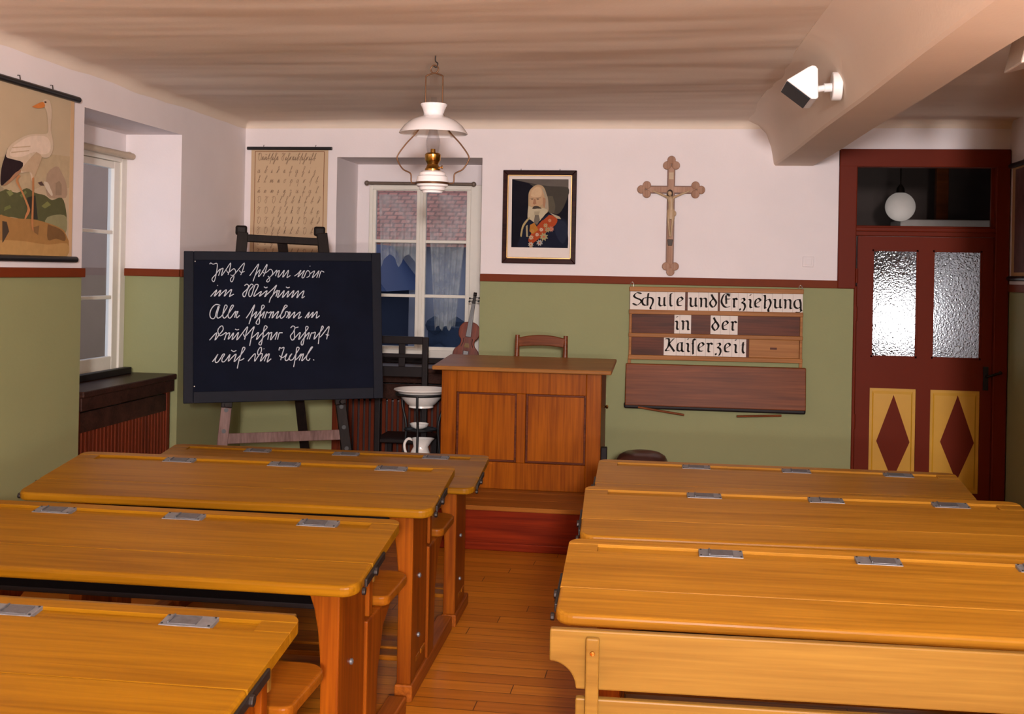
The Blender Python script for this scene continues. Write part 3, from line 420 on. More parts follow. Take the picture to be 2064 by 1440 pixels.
PORTRAIT=[[[0.008,0.008,0.014],[[-1.1794,2.2668],[-0.7742,2.2671],[-0.7698,1.776],[-1.1765,1.7721]]],[[0.12,0.1,0.085],[[-1.1666,2.2619],[-0.7767,2.2646],[-0.7756,2.2094],[-0.9168,2.2133],[-1.0695,2.2424]]],[[0.06,0.052,0.042],[[-1.0592,2.2374],[-0.9169,2.2184],[-0.7756,2.2094],[-0.7769,2.1443],[-0.8227,2.0385],[-0.8727,2.0179],[-0.924,2.0575],[-0.9205,2.1379]]],[[0.1,0.085,0.06],[[-0.9257,2.1479],[-0.8853,2.1483],[-0.8638,2.0782],[-0.8727,2.0179],[-0.9134,2.0325]]],[[0.012,0.014,0.028],[[-1.0946,1.9649],[-1.0545,1.9906],[-0.9828,1.9563],[-0.9032,2.0276],[-0.832,1.9983],[-0.7811,1.9688],[-0.7708,1.8787],[-0.7709,1.7785],[-1.1113,1.7741],[-1.1103,1.8538]]],[[0.02,0.024,0.045],[[-0.8669,1.9778],[-0.8114,1.9734],[-0.7806,1.9437],[-0.7718,1.8787],[-0.8082,1.808],[-0.86,1.8825]]],[[0.36,0.06,0.02],[[-0.9726,1.9564],[-0.913,2.0124],[-0.852,1.988],[-0.8612,1.9427],[-0.9407,1.8764],[-1.0205,1.8098],[-1.0538,1.8244],[-1.032,1.8801]]],[[0.4,0.16,0.03],[[-1.0433,1.9404],[-1.0132,1.9559],[-0.9818,1.906],[-1.0218,1.8752],[-1.0475,1.895]]],[[0.4,0.28,0.16],[[-1.0595,2.1215],[-1.0578,2.1669],[-1.0382,2.2023],[-0.9981,2.2278],[-0.9574,2.218],[-0.9365,2.183],[-0.9256,2.1429],[-0.9142,2.0777],[-0.9184,2.0324],[-0.9635,2.0068],[-1.0241,1.996],[-1.0553,2.0359]]],[[0.47,0.3,0.17],[[-1.0522,2.1367],[-1.0479,2.1771],[-1.0231,2.2075],[-0.9878,2.2203],[-0.9571,2.203],[-0.9461,2.1578],[-0.95,2.0974],[-0.9851,2.077],[-1.0409,2.0764]]],[[0.55,0.38,0.23],[[-1.0422,2.1469],[-1.0328,2.1873],[-0.9978,2.2127],[-0.9671,2.1979],[-0.9662,2.1476],[-1.0065,2.1371]]],[[0.36,0.19,0.11],[[-0.9559,2.1376],[-0.9304,2.1278],[-0.9193,2.0776],[-0.9341,2.0574],[-0.9547,2.0773]]],[[0.34,0.28,0.2],[[-0.9673,2.2079],[-0.9415,2.183],[-0.9205,2.1379],[-0.9142,2.0777],[-0.9185,2.0375],[-0.9391,2.0573],[-0.9354,2.1277]]],[[0.3,0.2,0.13],[[-1.0511,2.1327],[-1.0191,2.134],[-1.0185,2.129],[-1.05,2.1277]]],[[0.12,0.07,0.05],[[-1.0438,2.1247],[-1.0317,2.1273],[-1.0215,2.1249],[-1.0315,2.1198]]],[[0.3,0.2,0.13],[[-1.0085,2.1341],[-0.971,2.1375],[-0.9699,2.1324],[-1.0074,2.1291]]],[[0.12,0.07,0.05],[[-1.0033,2.1256],[-0.9911,2.1287],[-0.9789,2.1263],[-0.991,2.1202]]],[[0.32,0.16,0.09],[[-1.019,2.127],[-1.0062,2.122],[-1.0006,2.0919],[-1.0156,2.0842],[-1.0269,2.0916]]],[[0.48,0.4,0.27],[[-1.0586,2.0762],[-1.0305,2.0664],[-0.9645,2.0621],[-0.9187,2.0475],[-0.9432,2.007],[-0.9779,1.9664],[-1.0029,1.951],[-1.0389,1.9757],[-1.0621,1.9905]]],[[0.06,0.045,0.035],[[-1.0303,2.0564],[-1.0205,2.0716],[-0.9952,2.0759],[-0.9697,2.0646],[-0.9644,2.0571],[-0.9948,2.0567],[-1.0151,2.054]]],[[0.16,0.13,0.1],[[-1.0092,2.0113],[-0.9839,2.0166],[-0.973,1.9765],[-0.9926,1.941],[-1.0183,1.9558]]],[[0.36,0.3,0.2],[[-1.0147,2.0364],[-0.9742,2.0368],[-0.9838,2.0116],[-1.0142,2.0112]]],[[0.02,0.02,0.035],[[-0.9631,1.9867],[-0.9231,2.0123],[-0.9032,2.0276],[-0.9129,2.0074],[-0.9527,1.9717]]],[[0.4,0.3,0.14],[[-1.1131,1.8639],[-1.0991,1.9346],[-1.0645,1.9829],[-1.0443,1.9907],[-1.0888,1.9247],[-1.1027,1.8539]]],[[0.35,0.28,0.16],[[-1.0736,1.9299],[-1.0611,1.9402],[-1.0569,1.8546],[-1.0696,1.8544]]],[[0.4,0.33,0.22],[[-0.9032,2.0276],[-0.832,2.0008],[-0.8216,1.9833],[-0.852,1.988]]],[[0.33,0.28,0.14],[[-0.9225,1.8565],[-0.9123,1.8442],[-0.9282,1.8421],[-0.9297,1.8262],[-0.9425,1.836],[-0.9549,1.8258],[-0.957,1.8417],[-0.973,1.8433],[-0.9633,1.8559],[-0.9735,1.8683],[-0.9576,1.8703],[-0.956,1.8862],[-0.9433,1.8765],[-0.9309,1.8866],[-0.9287,1.8707],[-0.9128,1.8691]]],[[0.5,0.12,0.06],[[-0.9347,1.8563],[-0.9386,1.8492],[-0.9469,1.8491],[-0.9511,1.8561],[-0.9471,1.8632],[-0.9389,1.8633]]],[[0.33,0.32,0.3],[[-0.9567,1.8133],[-0.9489,1.8038],[-0.9611,1.8022],[-0.9623,1.79],[-0.9721,1.7975],[-0.9817,1.7897],[-0.9833,1.8018],[-0.9956,1.8031],[-0.9881,1.8128],[-0.996,1.8223],[-0.9837,1.8239],[-0.9826,1.8361],[-0.9727,1.8286],[-0.9632,1.8364],[-0.9615,1.8242],[-0.9492,1.823]]],[[0.5,0.12,0.06],[[-0.9661,1.8131],[-0.9692,1.8076],[-0.9755,1.8075],[-0.9788,1.8129],[-0.9757,1.8184],[-0.9694,1.8185]]],[[0.45,0.34,0.22],[[-1.022,1.85],[-1.016,1.8428],[-1.0254,1.8416],[-1.0263,1.8323],[-1.0338,1.838],[-1.041,1.8321],[-1.0423,1.8414],[-1.0517,1.8423],[-1.0459,1.8497],[-1.0519,1.8569],[-1.0426,1.8581],[-1.0417,1.8674],[-1.0342,1.8617],[-1.0269,1.8677],[-1.0257,1.8584],[-1.0163,1.8575]]],[[0.5,0.12,0.06],[[-1.0292,1.8499],[-1.0315,1.8458],[-1.0363,1.8457],[-1.0388,1.8498],[-1.0365,1.854],[-1.0317,1.8541]]],[[0.42,0.22,0.05],[[-1.0165,1.8954],[-1.0112,1.889],[-1.0195,1.8879],[-1.0203,1.8796],[-1.027,1.8847],[-1.0335,1.8794],[-1.0347,1.8877],[-1.0431,1.8885],[-1.0379,1.8951],[-1.0433,1.9016],[-1.0349,1.9027],[-1.0341,1.911],[-1.0274,1.9059],[-1.0209,1.9112],[-1.0198,1.9029],[-1.0114,1.902]]],[[0.5,0.12,0.06],[[-1.0229,1.8953],[-1.025,1.8916],[-1.0293,1.8916],[-1.0316,1.8952],[-1.0295,1.899],[-1.0252,1.899]]],[[0.42,0.36,0.28],[[-1.0223,1.7997],[-1.0157,1.7917],[-1.026,1.7904],[-1.027,1.7801],[-1.0353,1.7864],[-1.0433,1.7798],[-1.0447,1.7901],[-1.0551,1.7911],[-1.0488,1.7993],[-1.0554,1.8073],[-1.0451,1.8086],[-1.0441,1.8189],[-1.0358,1.8126],[-1.0278,1.8192],[-1.0264,1.8089],[-1.016,1.8079]]],[[0.5,0.12,0.06],[[-1.0302,1.7996],[-1.0328,1.795],[-1.0381,1.7949],[-1.0409,1.7994],[-1.0383,1.804],[-1.033,1.8041]]],[[0.5,0.4,0.3],[[-0.9515,1.9064],[-0.9465,1.9003],[-0.9543,1.8993],[-0.9551,1.8915],[-0.9614,1.8963],[-0.9675,1.8913],[-0.9685,1.8991],[-0.9764,1.8999],[-0.9716,1.9061],[-0.9766,1.9122],[-0.9688,1.9132],[-0.968,1.921],[-0.9617,1.9162],[-0.9556,1.9212],[-0.9546,1.9134],[-0.9467,1.9126]]],[[0.5,0.12,0.06],[[-0.9575,1.9063],[-0.9595,1.9028],[-0.9635,1.9027],[-0.9656,1.9062],[-0.9636,1.9097],[-0.9596,1.9097]]],[[0.5,0.38,0.28],[[-0.9818,1.8707],[-0.9771,1.865],[-0.9845,1.8641],[-0.9852,1.8568],[-0.9911,1.8613],[-0.9968,1.8566],[-0.9978,1.8639],[-1.0052,1.8646],[-1.0007,1.8705],[-1.0054,1.8762],[-0.9981,1.8771],[-0.9974,1.8845],[-0.9914,1.88],[-0.9857,1.8846],[-0.9847,1.8773],[-0.9773,1.8766]]],[[0.5,0.12,0.06],[[-0.9875,1.8707],[-0.9893,1.8674],[-0.9931,1.8673],[-0.9951,1.8706],[-0.9932,1.8739],[-0.9894,1.8739]]],[[0.36,0.28,0.14],[[-0.9205,1.9369],[-0.9148,1.9301],[-0.9236,1.929],[-0.9245,1.9202],[-0.9316,1.9256],[-0.9384,1.92],[-0.9396,1.9288],[-0.9485,1.9296],[-0.9431,1.9366],[-0.9487,1.9435],[-0.9399,1.9446],[-0.9391,1.9534],[-0.932,1.948],[-0.9251,1.9536],[-0.9239,1.9448],[-0.9151,1.9439]]],[[0.5,0.12,0.06],[[-0.9272,1.9368],[-0.9294,1.9329],[-0.934,1.9328],[-0.9363,1.9367],[-0.9341,1.9407],[-0.9296,1.9407]]],[[0.42,0.22,0.12],[[-0.8934,1.9724],[-0.889,1.9671],[-0.8958,1.9662],[-0.8965,1.9594],[-0.902,1.9636],[-0.9073,1.9593],[-0.9082,1.9661],[-0.9151,1.9668],[-0.9109,1.9722],[-0.9153,1.9776],[-0.9084,1.9784],[-0.9078,1.9853],[-0.9023,1.981],[-0.897,1.9854],[-0.896,1.9786],[-0.8892,1.9779]]],[[0.5,0.12,0.06],[[-0.8986,1.9724],[-0.9003,1.9693],[-0.9038,1.9693],[-0.9057,1.9723],[-0.904,1.9754],[-0.9004,1.9754]]],[[0.4,0.16,0.12],[[-0.8768,1.9124],[-0.8697,1.9038],[-0.8807,1.9024],[-0.8818,1.8914],[-0.8906,1.8982],[-0.8992,1.8912],[-0.9006,1.9022],[-0.9117,1.9033],[-0.905,1.912],[-0.912,1.9206],[-0.901,1.922],[-0.9,1.933],[-0.8911,1.9262],[-0.8826,1.9332],[-0.8811,1.9222],[-0.8701,1.9211]]],[[0.5,0.12,0.06],[[-0.8852,1.9123],[-0.8879,1.9073],[-0.8936,1.9073],[-0.8966,1.9121],[-0.8938,1.9171],[-0.8881,1.9171]]],[[0.3,0.24,0.12],[[-0.9019,1.907],[-0.8949,1.8985],[-0.9059,1.8971],[-0.9069,1.8861],[-0.9158,1.8928],[-0.9243,1.8858],[-0.9258,1.8968],[-0.9369,1.8979],[-0.9301,1.9067],[-0.9372,1.9152],[-0.9262,1.9166],[-0.9251,1.9276],[-0.9163,1.9209],[-0.9077,1.9278],[-0.9063,1.9169],[-0.8952,1.9158]]],[[0.5,0.12,0.06],[[-0.9103,1.9069],[-0.9131,1.902],[-0.9188,1.9019],[-0.9217,1.9068],[-0.919,1.9117],[-0.9133,1.9118]]],[[0.4,0.3,0.2],[[-1.0232,1.7796],[-1.0185,1.7746],[-1.0259,1.7745],[-1.0267,1.7745],[-1.0325,1.7744],[-1.0384,1.7743],[-1.0392,1.7743],[-1.0466,1.7741],[-1.0421,1.7793],[-1.0468,1.785],[-1.0394,1.7859],[-1.0387,1.7933],[-1.0328,1.7888],[-1.0271,1.7934],[-1.0261,1.7861],[-1.0187,1.7854]]],[[0.5,0.12,0.06],[[-1.0288,1.7795],[-1.0307,1.7762],[-1.0345,1.7761],[-1.0364,1.7793],[-1.0346,1.7826],[-1.0308,1.7827]]]]

# ------------------------------------------------------------------ the room
XL, XR, YB, YF = -3.19, 2.213, 8.0, -3.2
CZ = 2.685


def beam_x(y): return 0.653 + 0.0385 * (8.0 - y), 0.928 + 0.034 * (8.0 - y)


def floor_mat():
    m, nt, b = mat_new('varnished_floor_boards')
    setp(b, (0.4, 0.16, 0.03), 0.35); b.inputs['Specular IOR Level'].default_value = 0.15
    tc = nt.nodes.new('ShaderNodeTexCoord')
    br = nt.nodes.new('ShaderNodeTexBrick')
    br.offset = 0.0; br.squash = 1.0
    br.inputs['Color1'].default_value = (0.58, 0.195, 0.014, 1); br.inputs['Color2'].default_value = (0.44, 0.135, 0.009, 1)
    br.inputs['Mortar'].default_value = (0.12, 0.035, 0.006, 1)
    br.inputs['Scale'].default_value = 1.0; br.inputs['Mortar Size'].default_value = 0.0022; br.inputs['Mortar Smooth'].default_value = 0.3
    br.inputs['Brick Width'].default_value = 1.25; br.inputs['Row Height'].default_value = 0.094; br.inputs['Bias'].default_value = 0.0
    sp = nt.nodes.new('ShaderNodeSeparateXYZ'); nt.links.new(tc.outputs['Object'], sp.inputs[0])
    def math_(op, a, b_=None):
        n = nt.nodes.new('ShaderNodeMath'); n.operation = op
        for i, q in enumerate((a, b_)):
            if q is None: continue
            if isinstance(q, (int, float)): n.inputs[i].default_value = q
            else: nt.links.new(q, n.inputs[i])
        return n.outputs[0]
    row = math_('FLOOR', math_('DIVIDE', sp.outputs['Y'], 0.094))
    shx = math_('ADD', sp.outputs['X'], math_('ADD', math_('MULTIPLY', row, -0.055), math_('MULTIPLY', math_('MODULO', row, 2.0), 0.57)))
    cb = nt.nodes.new('ShaderNodeCombineXYZ'); nt.links.new(shx, cb.inputs['X']); nt.links.new(sp.outputs['Y'], cb.inputs['Y'])
    nt.links.new(cb.outputs[0], br.inputs['Vector'])
    mp = nt.nodes.new('ShaderNodeMapping'); mp.inputs['Scale'].default_value = (2.0, 50, 1)
    nz = nt.nodes.new('ShaderNodeTexNoise'); nz.inputs['Scale'].default_value = 1; nz.inputs['Detail'].default_value = 5
    nt.links.new(tc.outputs['Object'], mp.inputs['Vector']); nt.links.new(mp.outputs['Vector'], nz.inputs['Vector'])
    mx = nt.nodes.new('ShaderNodeMix'); mx.data_type = 'RGBA'; mx.blend_type = 'MULTIPLY'; mx.inputs['Factor'].default_value = 0.55
    cr = nt.nodes.new('ShaderNodeValToRGB'); cr.color_ramp.elements[0].position = 0.3; cr.color_ramp.elements[0].color = (0.55, 0.5, 0.45, 1)
    cr.color_ramp.elements[1].position = 0.65
    nt.links.new(nz.outputs['Fac'], cr.inputs['Fac'])
    nt.links.new(br.outputs['Color'], mx.inputs['A']); nt.links.new(cr.outputs['Color'], mx.inputs['B'])
    nt.links.new(mx.outputs['Result'], b.inputs['Base Color'])
    bp = nt.nodes.new('ShaderNodeBump'); bp.inputs['Strength'].default_value = 0.4; bp.inputs['Distance'].default_value = 0.002; bp.invert = True
    nt.links.new(br.outputs['Fac'], bp.inputs['Height']); nt.links.new(bp.outputs['Normal'], b.inputs['Normal'])
    return m


g = G(); g.box(XL - 0.5, XR + 0.3, YF - 0.3, YB + 0.7, -0.08, 0.0)
tag(g.obj('floor', floor_mat()), kind='structure')

# ceiling: hand-smoothed plaster, slightly wavy, rounded into the walls
from mathutils import noise as _mn
NZ = lambda p: _mn.noise(Vector(p))
def ceil_z(x, y):
    w = 0.016 * NZ((x * 0.55, y * 1.5, 3.1)) + 0.0075 * NZ((x * 0.8 + 4, y * 3.7 + 0.5 * math.sin(x), 8.2)) + 0.0022 * NZ((x * 1.3, y * 11, 1.7))
    R = 0.065
    dip = 0.0
    for d in (x - XL, YB - y):
        if d < R:
            t = max(0.0, R - d); dip = max(dip, R - math.sqrt(max(0.0, R * R - t * t)))
    return CZ + w - dip


xs = [XL + 0.001, XL + 0.004, XL + 0.012, XL + 0.025, XL + 0.045, XL + 0.07, XL + 0.105]
while xs[-1] < XR: xs.append(xs[-1] + 0.09)
ys = [YF]
while ys[-1] < YB - 0.105: ys.append(min(ys[-1] + 0.03, YB - 0.105))
ys += [YB - 0.07, YB - 0.045, YB - 0.025, YB - 0.012, YB - 0.004, YB - 0.001]
g = G()
grid = [[g.v((x, y, ceil_z(x, y))) for x in xs] for y in ys]
for a, b in zip(grid, grid[1:]):
    for i in range(len(xs) - 1): g.face([a[i], b[i], b[i + 1], a[i + 1]])
ceil = g.obj('ceiling', M_CEIL, smooth=60, recalc=False)
tag(ceil, kind='structure')
g = G(); g.box(XL - 0.5, XR + 0.3, YF - 0.3, YB + 0.75, 2.79, 2.9)
tag(g.obj('ceiling_slab', M_CEIL, ceil), kind='structure')

# walls
g = G()
g.box(XL - 0.45, XL, YF, 5.70, 0, 2.8); g.box(XL - 0.45, XL, 6.915, YB + 0.72, 0, 2.8); g.box(XL - 0.45, XL, 5.70, 6.915, 2.45, 2.8)
wl = tag(g.obj('wall_left', M_WALL), kind='structure')
g = G(); g.box(XL - 0.45, XL - 0.385, 5.70, 6.915, 0, 0.86); g.box(XL - 0.45, XL - 0.385, 5.70, 6.915, 2.33, 2.45)
tag(g.obj('window_recess_wall', M_WHITEWALL, wl), kind='structure')
g = G()
g.box(XL, -2.483, YB, YB + 0.72, 0, 2.8); g.box(-2.483, -1.40, YB, YB + 0.72, 2.42, 2.8); g.box(-1.40, 1.205, YB, YB + 0.2, 0, 2.8)
g.box(1.205, XR + 0.3, YB, YB + 0.2, 2.49, 2.8); g.box(-1.40, -1.0, YB + 0.2, YB + 0.72, 0, 2.8)
g.box(2.20, XR + 0.3, YB, YB + 0.2, 0, 2.49)
wb = tag(g.obj('wall_back', M_WALL), kind='structure')
g = G(); g.box(-2.483, -1.40, YB + 0.56, YB + 0.66, 0, 0.90); g.box(-2.483, -2.375, YB + 0.55, YB + 0.66, 0.9, 2.42); g.box(-2.375, -1.40, YB + 0.55, YB + 0.66, 2.262, 2.42)
tag(g.obj('window_recess_wall', M_WHITEWALL, wb), kind='structure')
g = G(); g.box(XR, XR + 0.3, YF, YB, 0, 2.8)
tag(g.obj('wall_right', M_WALL), kind='structure')
g = G(); g.box(XL - 0.45, XR + 0.3, YF - 0.3, YF, 0, 2.8)
tag(g.obj('wall_front', M_WALL), kind='structure')
g = G(); g.box(1.34, XR, 3.86, 4.16, 0, 2.8)
tag(g.obj('unseen_shade_pier', M_WALL), kind='structure')  # unseen pier added to keep the door's right edge in shadow

# ceiling beam, running from the back wall over the aisle on the right
def beam_section(y):
    l, r = beam_x(y)
    z0 = 2.37
    return [(l + 0.012, z0), (r - 0.012, z0), (r, z0 + 0.012), (r + 0.01, 2.5), (r + 0.03, 2.58), (r + 0.07, 2.64), (r + 0.15, 2.69), (r + 0.15, 2.74),
            (l - 0.20, 2.74), (l - 0.20, 2.69), (l - 0.11, 2.655), (l - 0.055, 2.60), (l - 0.02, 2.50), (l, z0 + 0.012)]
g = G()
rows = []
yy = [YF, -1, 1, 2, 3, 4, 5, 6, 7, YB + 0.02]
for i, y in enumerate(yy):
    rows.append([g.v((x, y, z + (0.004 * math.sin(3.1 * y + z * 9) if 2.37 <= z < 2.7 else 0))) for x, z in beam_section(y)])
for a, b in zip(rows, rows[1:]):
    n = len(a)
    for k in range(n): g.face([a[k], a[(k + 1) % n], b[(k + 1) % n], b[k]])
g.face(rows[0]); g.face(rows[-1][::-1])
tag(g.obj('ceiling_beam', M_CEIL, smooth=35), kind='structure')

# dado rails
g = G(); g.box(XL - 0.002, XL + 0.018, YF, 5.712, 1.528, 1.577); g.box(XL - 0.375, XL + 0.004, 6.897, 6.916, 1.528, 1.577); g.box(XL - 0.002, XL + 0.018, 6.915, YB, 1.528, 1.577)
tag(g.obj('trim_1', M_RAIL, bevel=0.004), kind='structure')
g = G(); g.box(XL, -2.483, YB - 0.018, YB, 1.530, 1.584); g.box(-1.40, 1.21, YB - 0.018, YB, 1.530, 1.584)
tag(g.obj('trim_2', M_RAIL, bevel=0.004), kind='structure')
g = G(); g.box(XR - 0.016, XR, 4.16, YB, 1.530, 1.58)
tag(g.obj('trim_3', M_RAIL, bevel=0.004), kind='structure')

# ---------------------------------------------------------------- windows
w1 = empty('window_1', (XL - 0.385, 5.72, 0), kind='structure')
LY = 1.175       # width along y
g = G(); g.box(-0.06, 0.012, -0.02, 0.06, 0.86, 2.32); g.box(-0.06, 0.012, LY - 0.05, LY + 0.02, 0.86, 2.32); g.box(-0.058, 0.010, 0.002, LY - 0.002, 2.262, 2.33); g.box(-0.062, 0.02, 0.002, LY - 0.002, 0.855, 0.925)
g.obj('window_frame', M_FRAMEWHITE, w1, bevel=0.006)
for a, b in ((0.06, 0.575), (0.60, LY - 0.05)):
    g = G()
    g.box(-0.045, 0.0, a, a + 0.055, 0.925, 2.262); g.box(-0.045, 0.0, b - 0.075, b, 0.925, 2.262)
    g.box(-0.043, -0.002, a + 0.05, b - 0.07, 2.215, 2.260); g.box(-0.043, -0.002, a + 0.05, b - 0.07, 0.927, 1.012)
    for z in (1.39, 1.806): g.box(-0.04, -0.006, a + 0.05, b - 0.07, z - 0.012, z + 0.012)
    sh = g.obj('sash', M_FRAMEWHITE, w1, bevel=0.005)
    g = G(); g.box(-0.026, -0.022, a + 0.05, b - 0.07, 1.0, 2.22)
    g.obj('window_pane', M_GLASS, sh)
g = G(); g.box(-0.04, 0.008, 0.577, 0.598, 0.925, 2.262); g.obj('mullion', M_FRAMEWHITE, w1, bevel=0.004)

w2 = empty('window_2', (0, YB + 0.50, 0), kind='structure')
g = G(); g.box(-2.375, -2.326 - 0.02, 0, 0.07, 0.90, 2.262); g.box(-1.575, -1.402, 0, 0.07, 0.90, 2.262); g.box(-2.373, -1.404, 0.002, 0.068, 2.222, 2.260); g.box(-2.373, -1.404, -0.02, 0.068, 0.895, 0.985)
g.obj('window_frame', M_FRAMEWHITE, w2, bevel=0.006)
for a, b in ((-2.35, -1.965), (-1.952, -1.572)):
    g = G()
    g.box(a, a + 0.028, 0.01, 0.05, 0.98, 2.23); g.box(b - 0.034, b, 0.01, 0.05, 0.98, 2.23); g.box(a + 0.02, b - 0.02, 0.012, 0.048, 2.215, 2.228); g.box(a + 0.02, b - 0.02, 0.012, 0.048, 0.982, 1.01)
    for z in (1.402, 1.823): g.box(a + 0.02, b - 0.02, 0.014, 0.044, z - 0.012, z + 0.012)
    sh = g.obj('sash', M_FRAMEWHITE, w2, bevel=0.004)
    g = G(); g.box(a + 0.02, b - 0.02, 0.028, 0.031, 0.99, 2.22)
    g.obj('window_pane', M_GLASS, sh)
g = G(); g.box(-1.972, -1.945, 0.002, 0.055, 0.98, 2.23); g.obj('mullion', M_FRAMEWHITE, w2, bevel=0.004)

# rods over the windows
g = G(); g.tube([(-2.385, YB + 0.46, 2.268), (-1.545, YB + 0.46, 2.264)], 0.0125, 12); g.ball((-2.385, YB + 0.46, 2.268), 0.02, 8); g.ball((-1.545, YB + 0.46, 2.264), 0.02, 8)
g.box(-2.36, -2.345, YB + 0.455, YB + 0.51, 2.255, 2.275); g.box(-1.58, -1.565, YB + 0.455, YB + 0.51, 2.255, 2.275)
tag(g.obj('curtain_rod', plain('dull_brown_rod', (0.14, 0.10, 0.075), 0.4, var=0.2), smooth=50), 'thin brown curtain rod across the top of the back wall window', 'curtain rod')
g = G(); g.tube([(XL - 0.33, 5.73, 2.305), (XL - 0.33, 6.90, 2.305)], 0.021, 14); g.box(XL - 0.372, XL - 0.325, 5.76, 5.79, 2.285, 2.33); g.box(XL - 0.372, XL - 0.325, 6.84, 6.87, 2.285, 2.33)
tag(g.obj('blind_roller', plain('beige_roller', (0.50, 0.40, 0.29), 0.6), smooth=50), 'beige rolled blind pole above the left wall window', 'roller blind')

# lace curtains between the panes of the back window
def lace_mat():
    m, nt, b = mat_new('white_lace')
    setp(b, (0.85, 0.83, 0.74), 0.9)
    tc = nt.nodes.new('ShaderNodeTexCoord'); nz = nt.nodes.new('ShaderNodeTexNoise'); nz.inputs['Scale'].default_value = 9; nz.inputs['Detail'].default_value = 2
    nt.links.new(tc.outputs['Object'], nz.inputs['Vector'])
    mr = nt.nodes.new('ShaderNodeMapRange'); mr.inputs['From Min'].default_value = 0.3; mr.inputs['From Max'].default_value = 0.7; mr.inputs['To Min'].default_value = 0.15; mr.inputs['To Max'].default_value = 0.5
    nt.links.new(nz.outputs['Fac'], mr.inputs['Value']); nt.links.new(mr.outputs['Result'], b.inputs['Alpha'])
    return m
M_LACE = lace_mat()
def lace(name, label, x0, x1, ztop, zbot_fn, narrow, y0):
    g = G(); nx, nz_ = 40, 24; rows = []
    for j in range(nz_ + 1):
        t = j / nz_; r = []
        for i in range(nx + 1):
            u = i / nx
            zb = zbot_fn(u); z = ztop + (zb - ztop) * t
            c = (x0 + x1) / 2 + (narrow[1]) * t; w = (x1 - x0) * (1 - (1 - narrow[0]) * t)
            x = c + (u - 0.5) * w
            r.append(g.v((x, y0 + 0.012 * math.sin(u * 34 + 1.5 * t) * (0.4 + t), z)))
        rows.append(r)
    for a, b in zip(rows, rows[1:]):
        for i in range(nx): g.face([a[i], a[i + 1], b[i + 1], b[i]])
    return tag(g.obj(name, M_LACE, smooth=80, recalc=False), label, 'curtain', 'lace curtains in the back window')
lace('lace_curtain', 'short scalloped lace curtain behind the upper left panes of the back window', -2.32, -1.98, 2.19, lambda u: 1.62 + 0.10 * abs(math.sin(u * 6.3)), (0.86, 0.0), YB + 0.585)
lace('lace_curtain', 'long gathered lace curtain behind the right panes of the back window', -1.93, -1.60, 2.19, lambda u: 1.13 + 0.04 * abs(math.sin(u * 9)), (0.5, -0.01), YB + 0.59)

# ---------------------------------------------------------------- outside: neighbouring houses at dusk
def tile_mat():
    m, nt, b = mat_new('red_roof_tiles'); setp(b, (0.30, 0.10, 0.07), 0.8)
    tc = nt.nodes.new('ShaderNodeTexCoord'); br = nt.nodes.new('ShaderNodeTexBrick')
    br.inputs['Color1'].default_value = (0.62, 0.24, 0.165, 1); br.inputs['Color2'].default_value = (0.46, 0.17, 0.12, 1); br.inputs['Mortar'].default_value = (0.26, 0.11, 0.08, 1)
    br.inputs['Scale'].default_value = 1; br.inputs['Brick Width'].default_value = 0.13; br.inputs['Row Height'].default_value = 0.09; br.inputs['Mortar Size'].default_value = 0.014
    nt.links.new(tc.outputs['Object'], br.inputs['Vector']); nt.links.new(br.outputs['Color'], b.inputs['Base Color'])
    return m
g = G(); g.box(-14, 6, 8.9, 30, -3.1, -3.0)
tag(g.obj('ground', plain('dusk_grass', (0.05, 0.08, 0.06), 0.9)), kind='structure')
h = empty('house', (-3.2, 13.2, -3.0), label='grey blue house with a red tiled roof seen through the back window', cat='house')
g = G(); g.box(-1.6, 4.0, 0, 4, 0, 5.0); g.obj('wall', plain('blue_grey_render', (0.34, 0.34, 0.40), 0.9), h)
g = G(); P0 = [(-1.9, -0.25, 4.96), (4.3, -0.25, 4.96), (4.3, 2.0, 6.3), (-1.9, 2.0, 6.3)]
g.poly(P0); g.poly([(x, 4.0 - y, z) for x, y, z in P0][::-1]); g.poly([(x, y, z - 0.08) for x, y, z in P0][::-1]); g.poly([(-1.9, -0.25, 4.96), (-1.9, 2, 6.3), (-1.9, 4.25, 4.96)]); g.poly([(4.3, -0.25, 4.96), (4.3, 4.25, 4.96), (4.3, 2, 6.3)])
g.obj('roof', tile_mat(), h, recalc=False)
g = G(); g.box(2.0, 2.7, -0.03, 0.0, 2.9, 4.0); g.obj('window', plain('dark_window', (0.02, 0.02, 0.03), 0.2, var=0), h)
s = empty('shed', (-4.08, 11.2, -3.0), label='dark blue gabled shed close outside the back window', cat='shed')
g = G(); g.box(-1.0, 1.0, 0, 1.6, 0, 4.4); g.obj('wall', plain('dark_blue_boards', (0.010, 0.016, 0.042), 0.8), s)
g = G(); g.prism([(-1.18, 4.38), (1.18, 4.38), (0.78, 4.88), (-0.78, 4.88)], 'y', -0.1, 1.7); g.obj('roof', plain('blue_slate', (0.022, 0.040, 0.11), 0.6), s)
hm = G()
hm.box(-2.6, 0.6, 11.7, 12.1, -3, 1.0)
for i in range(260):
    a = random.uniform(-2.6, 0.6); z = random.uniform(-0.5, 1.05); r_ = random.uniform(0.06, 0.14)
    hm.lathe([(0.001, -r_), (r_ * .8, -r_ * .5), (r_, 0), (r_ * .8, r_ * .5), (0.001, r_)], 10, (a, 11.9 + random.uniform(-.3, .3), z + 0.05 * math.sin(a * 7)))
tag(hm.obj('hedge', plain('night_hedge', (0.012, 0.022, 0.045), 0.9, var=0.4)), 'dark clipped hedge below the houses outside the back window', 'hedge')
h = empty('house', (-8.4, 13.0, -3.0), label='grey brown house wall seen through the left wall window', cat='house')
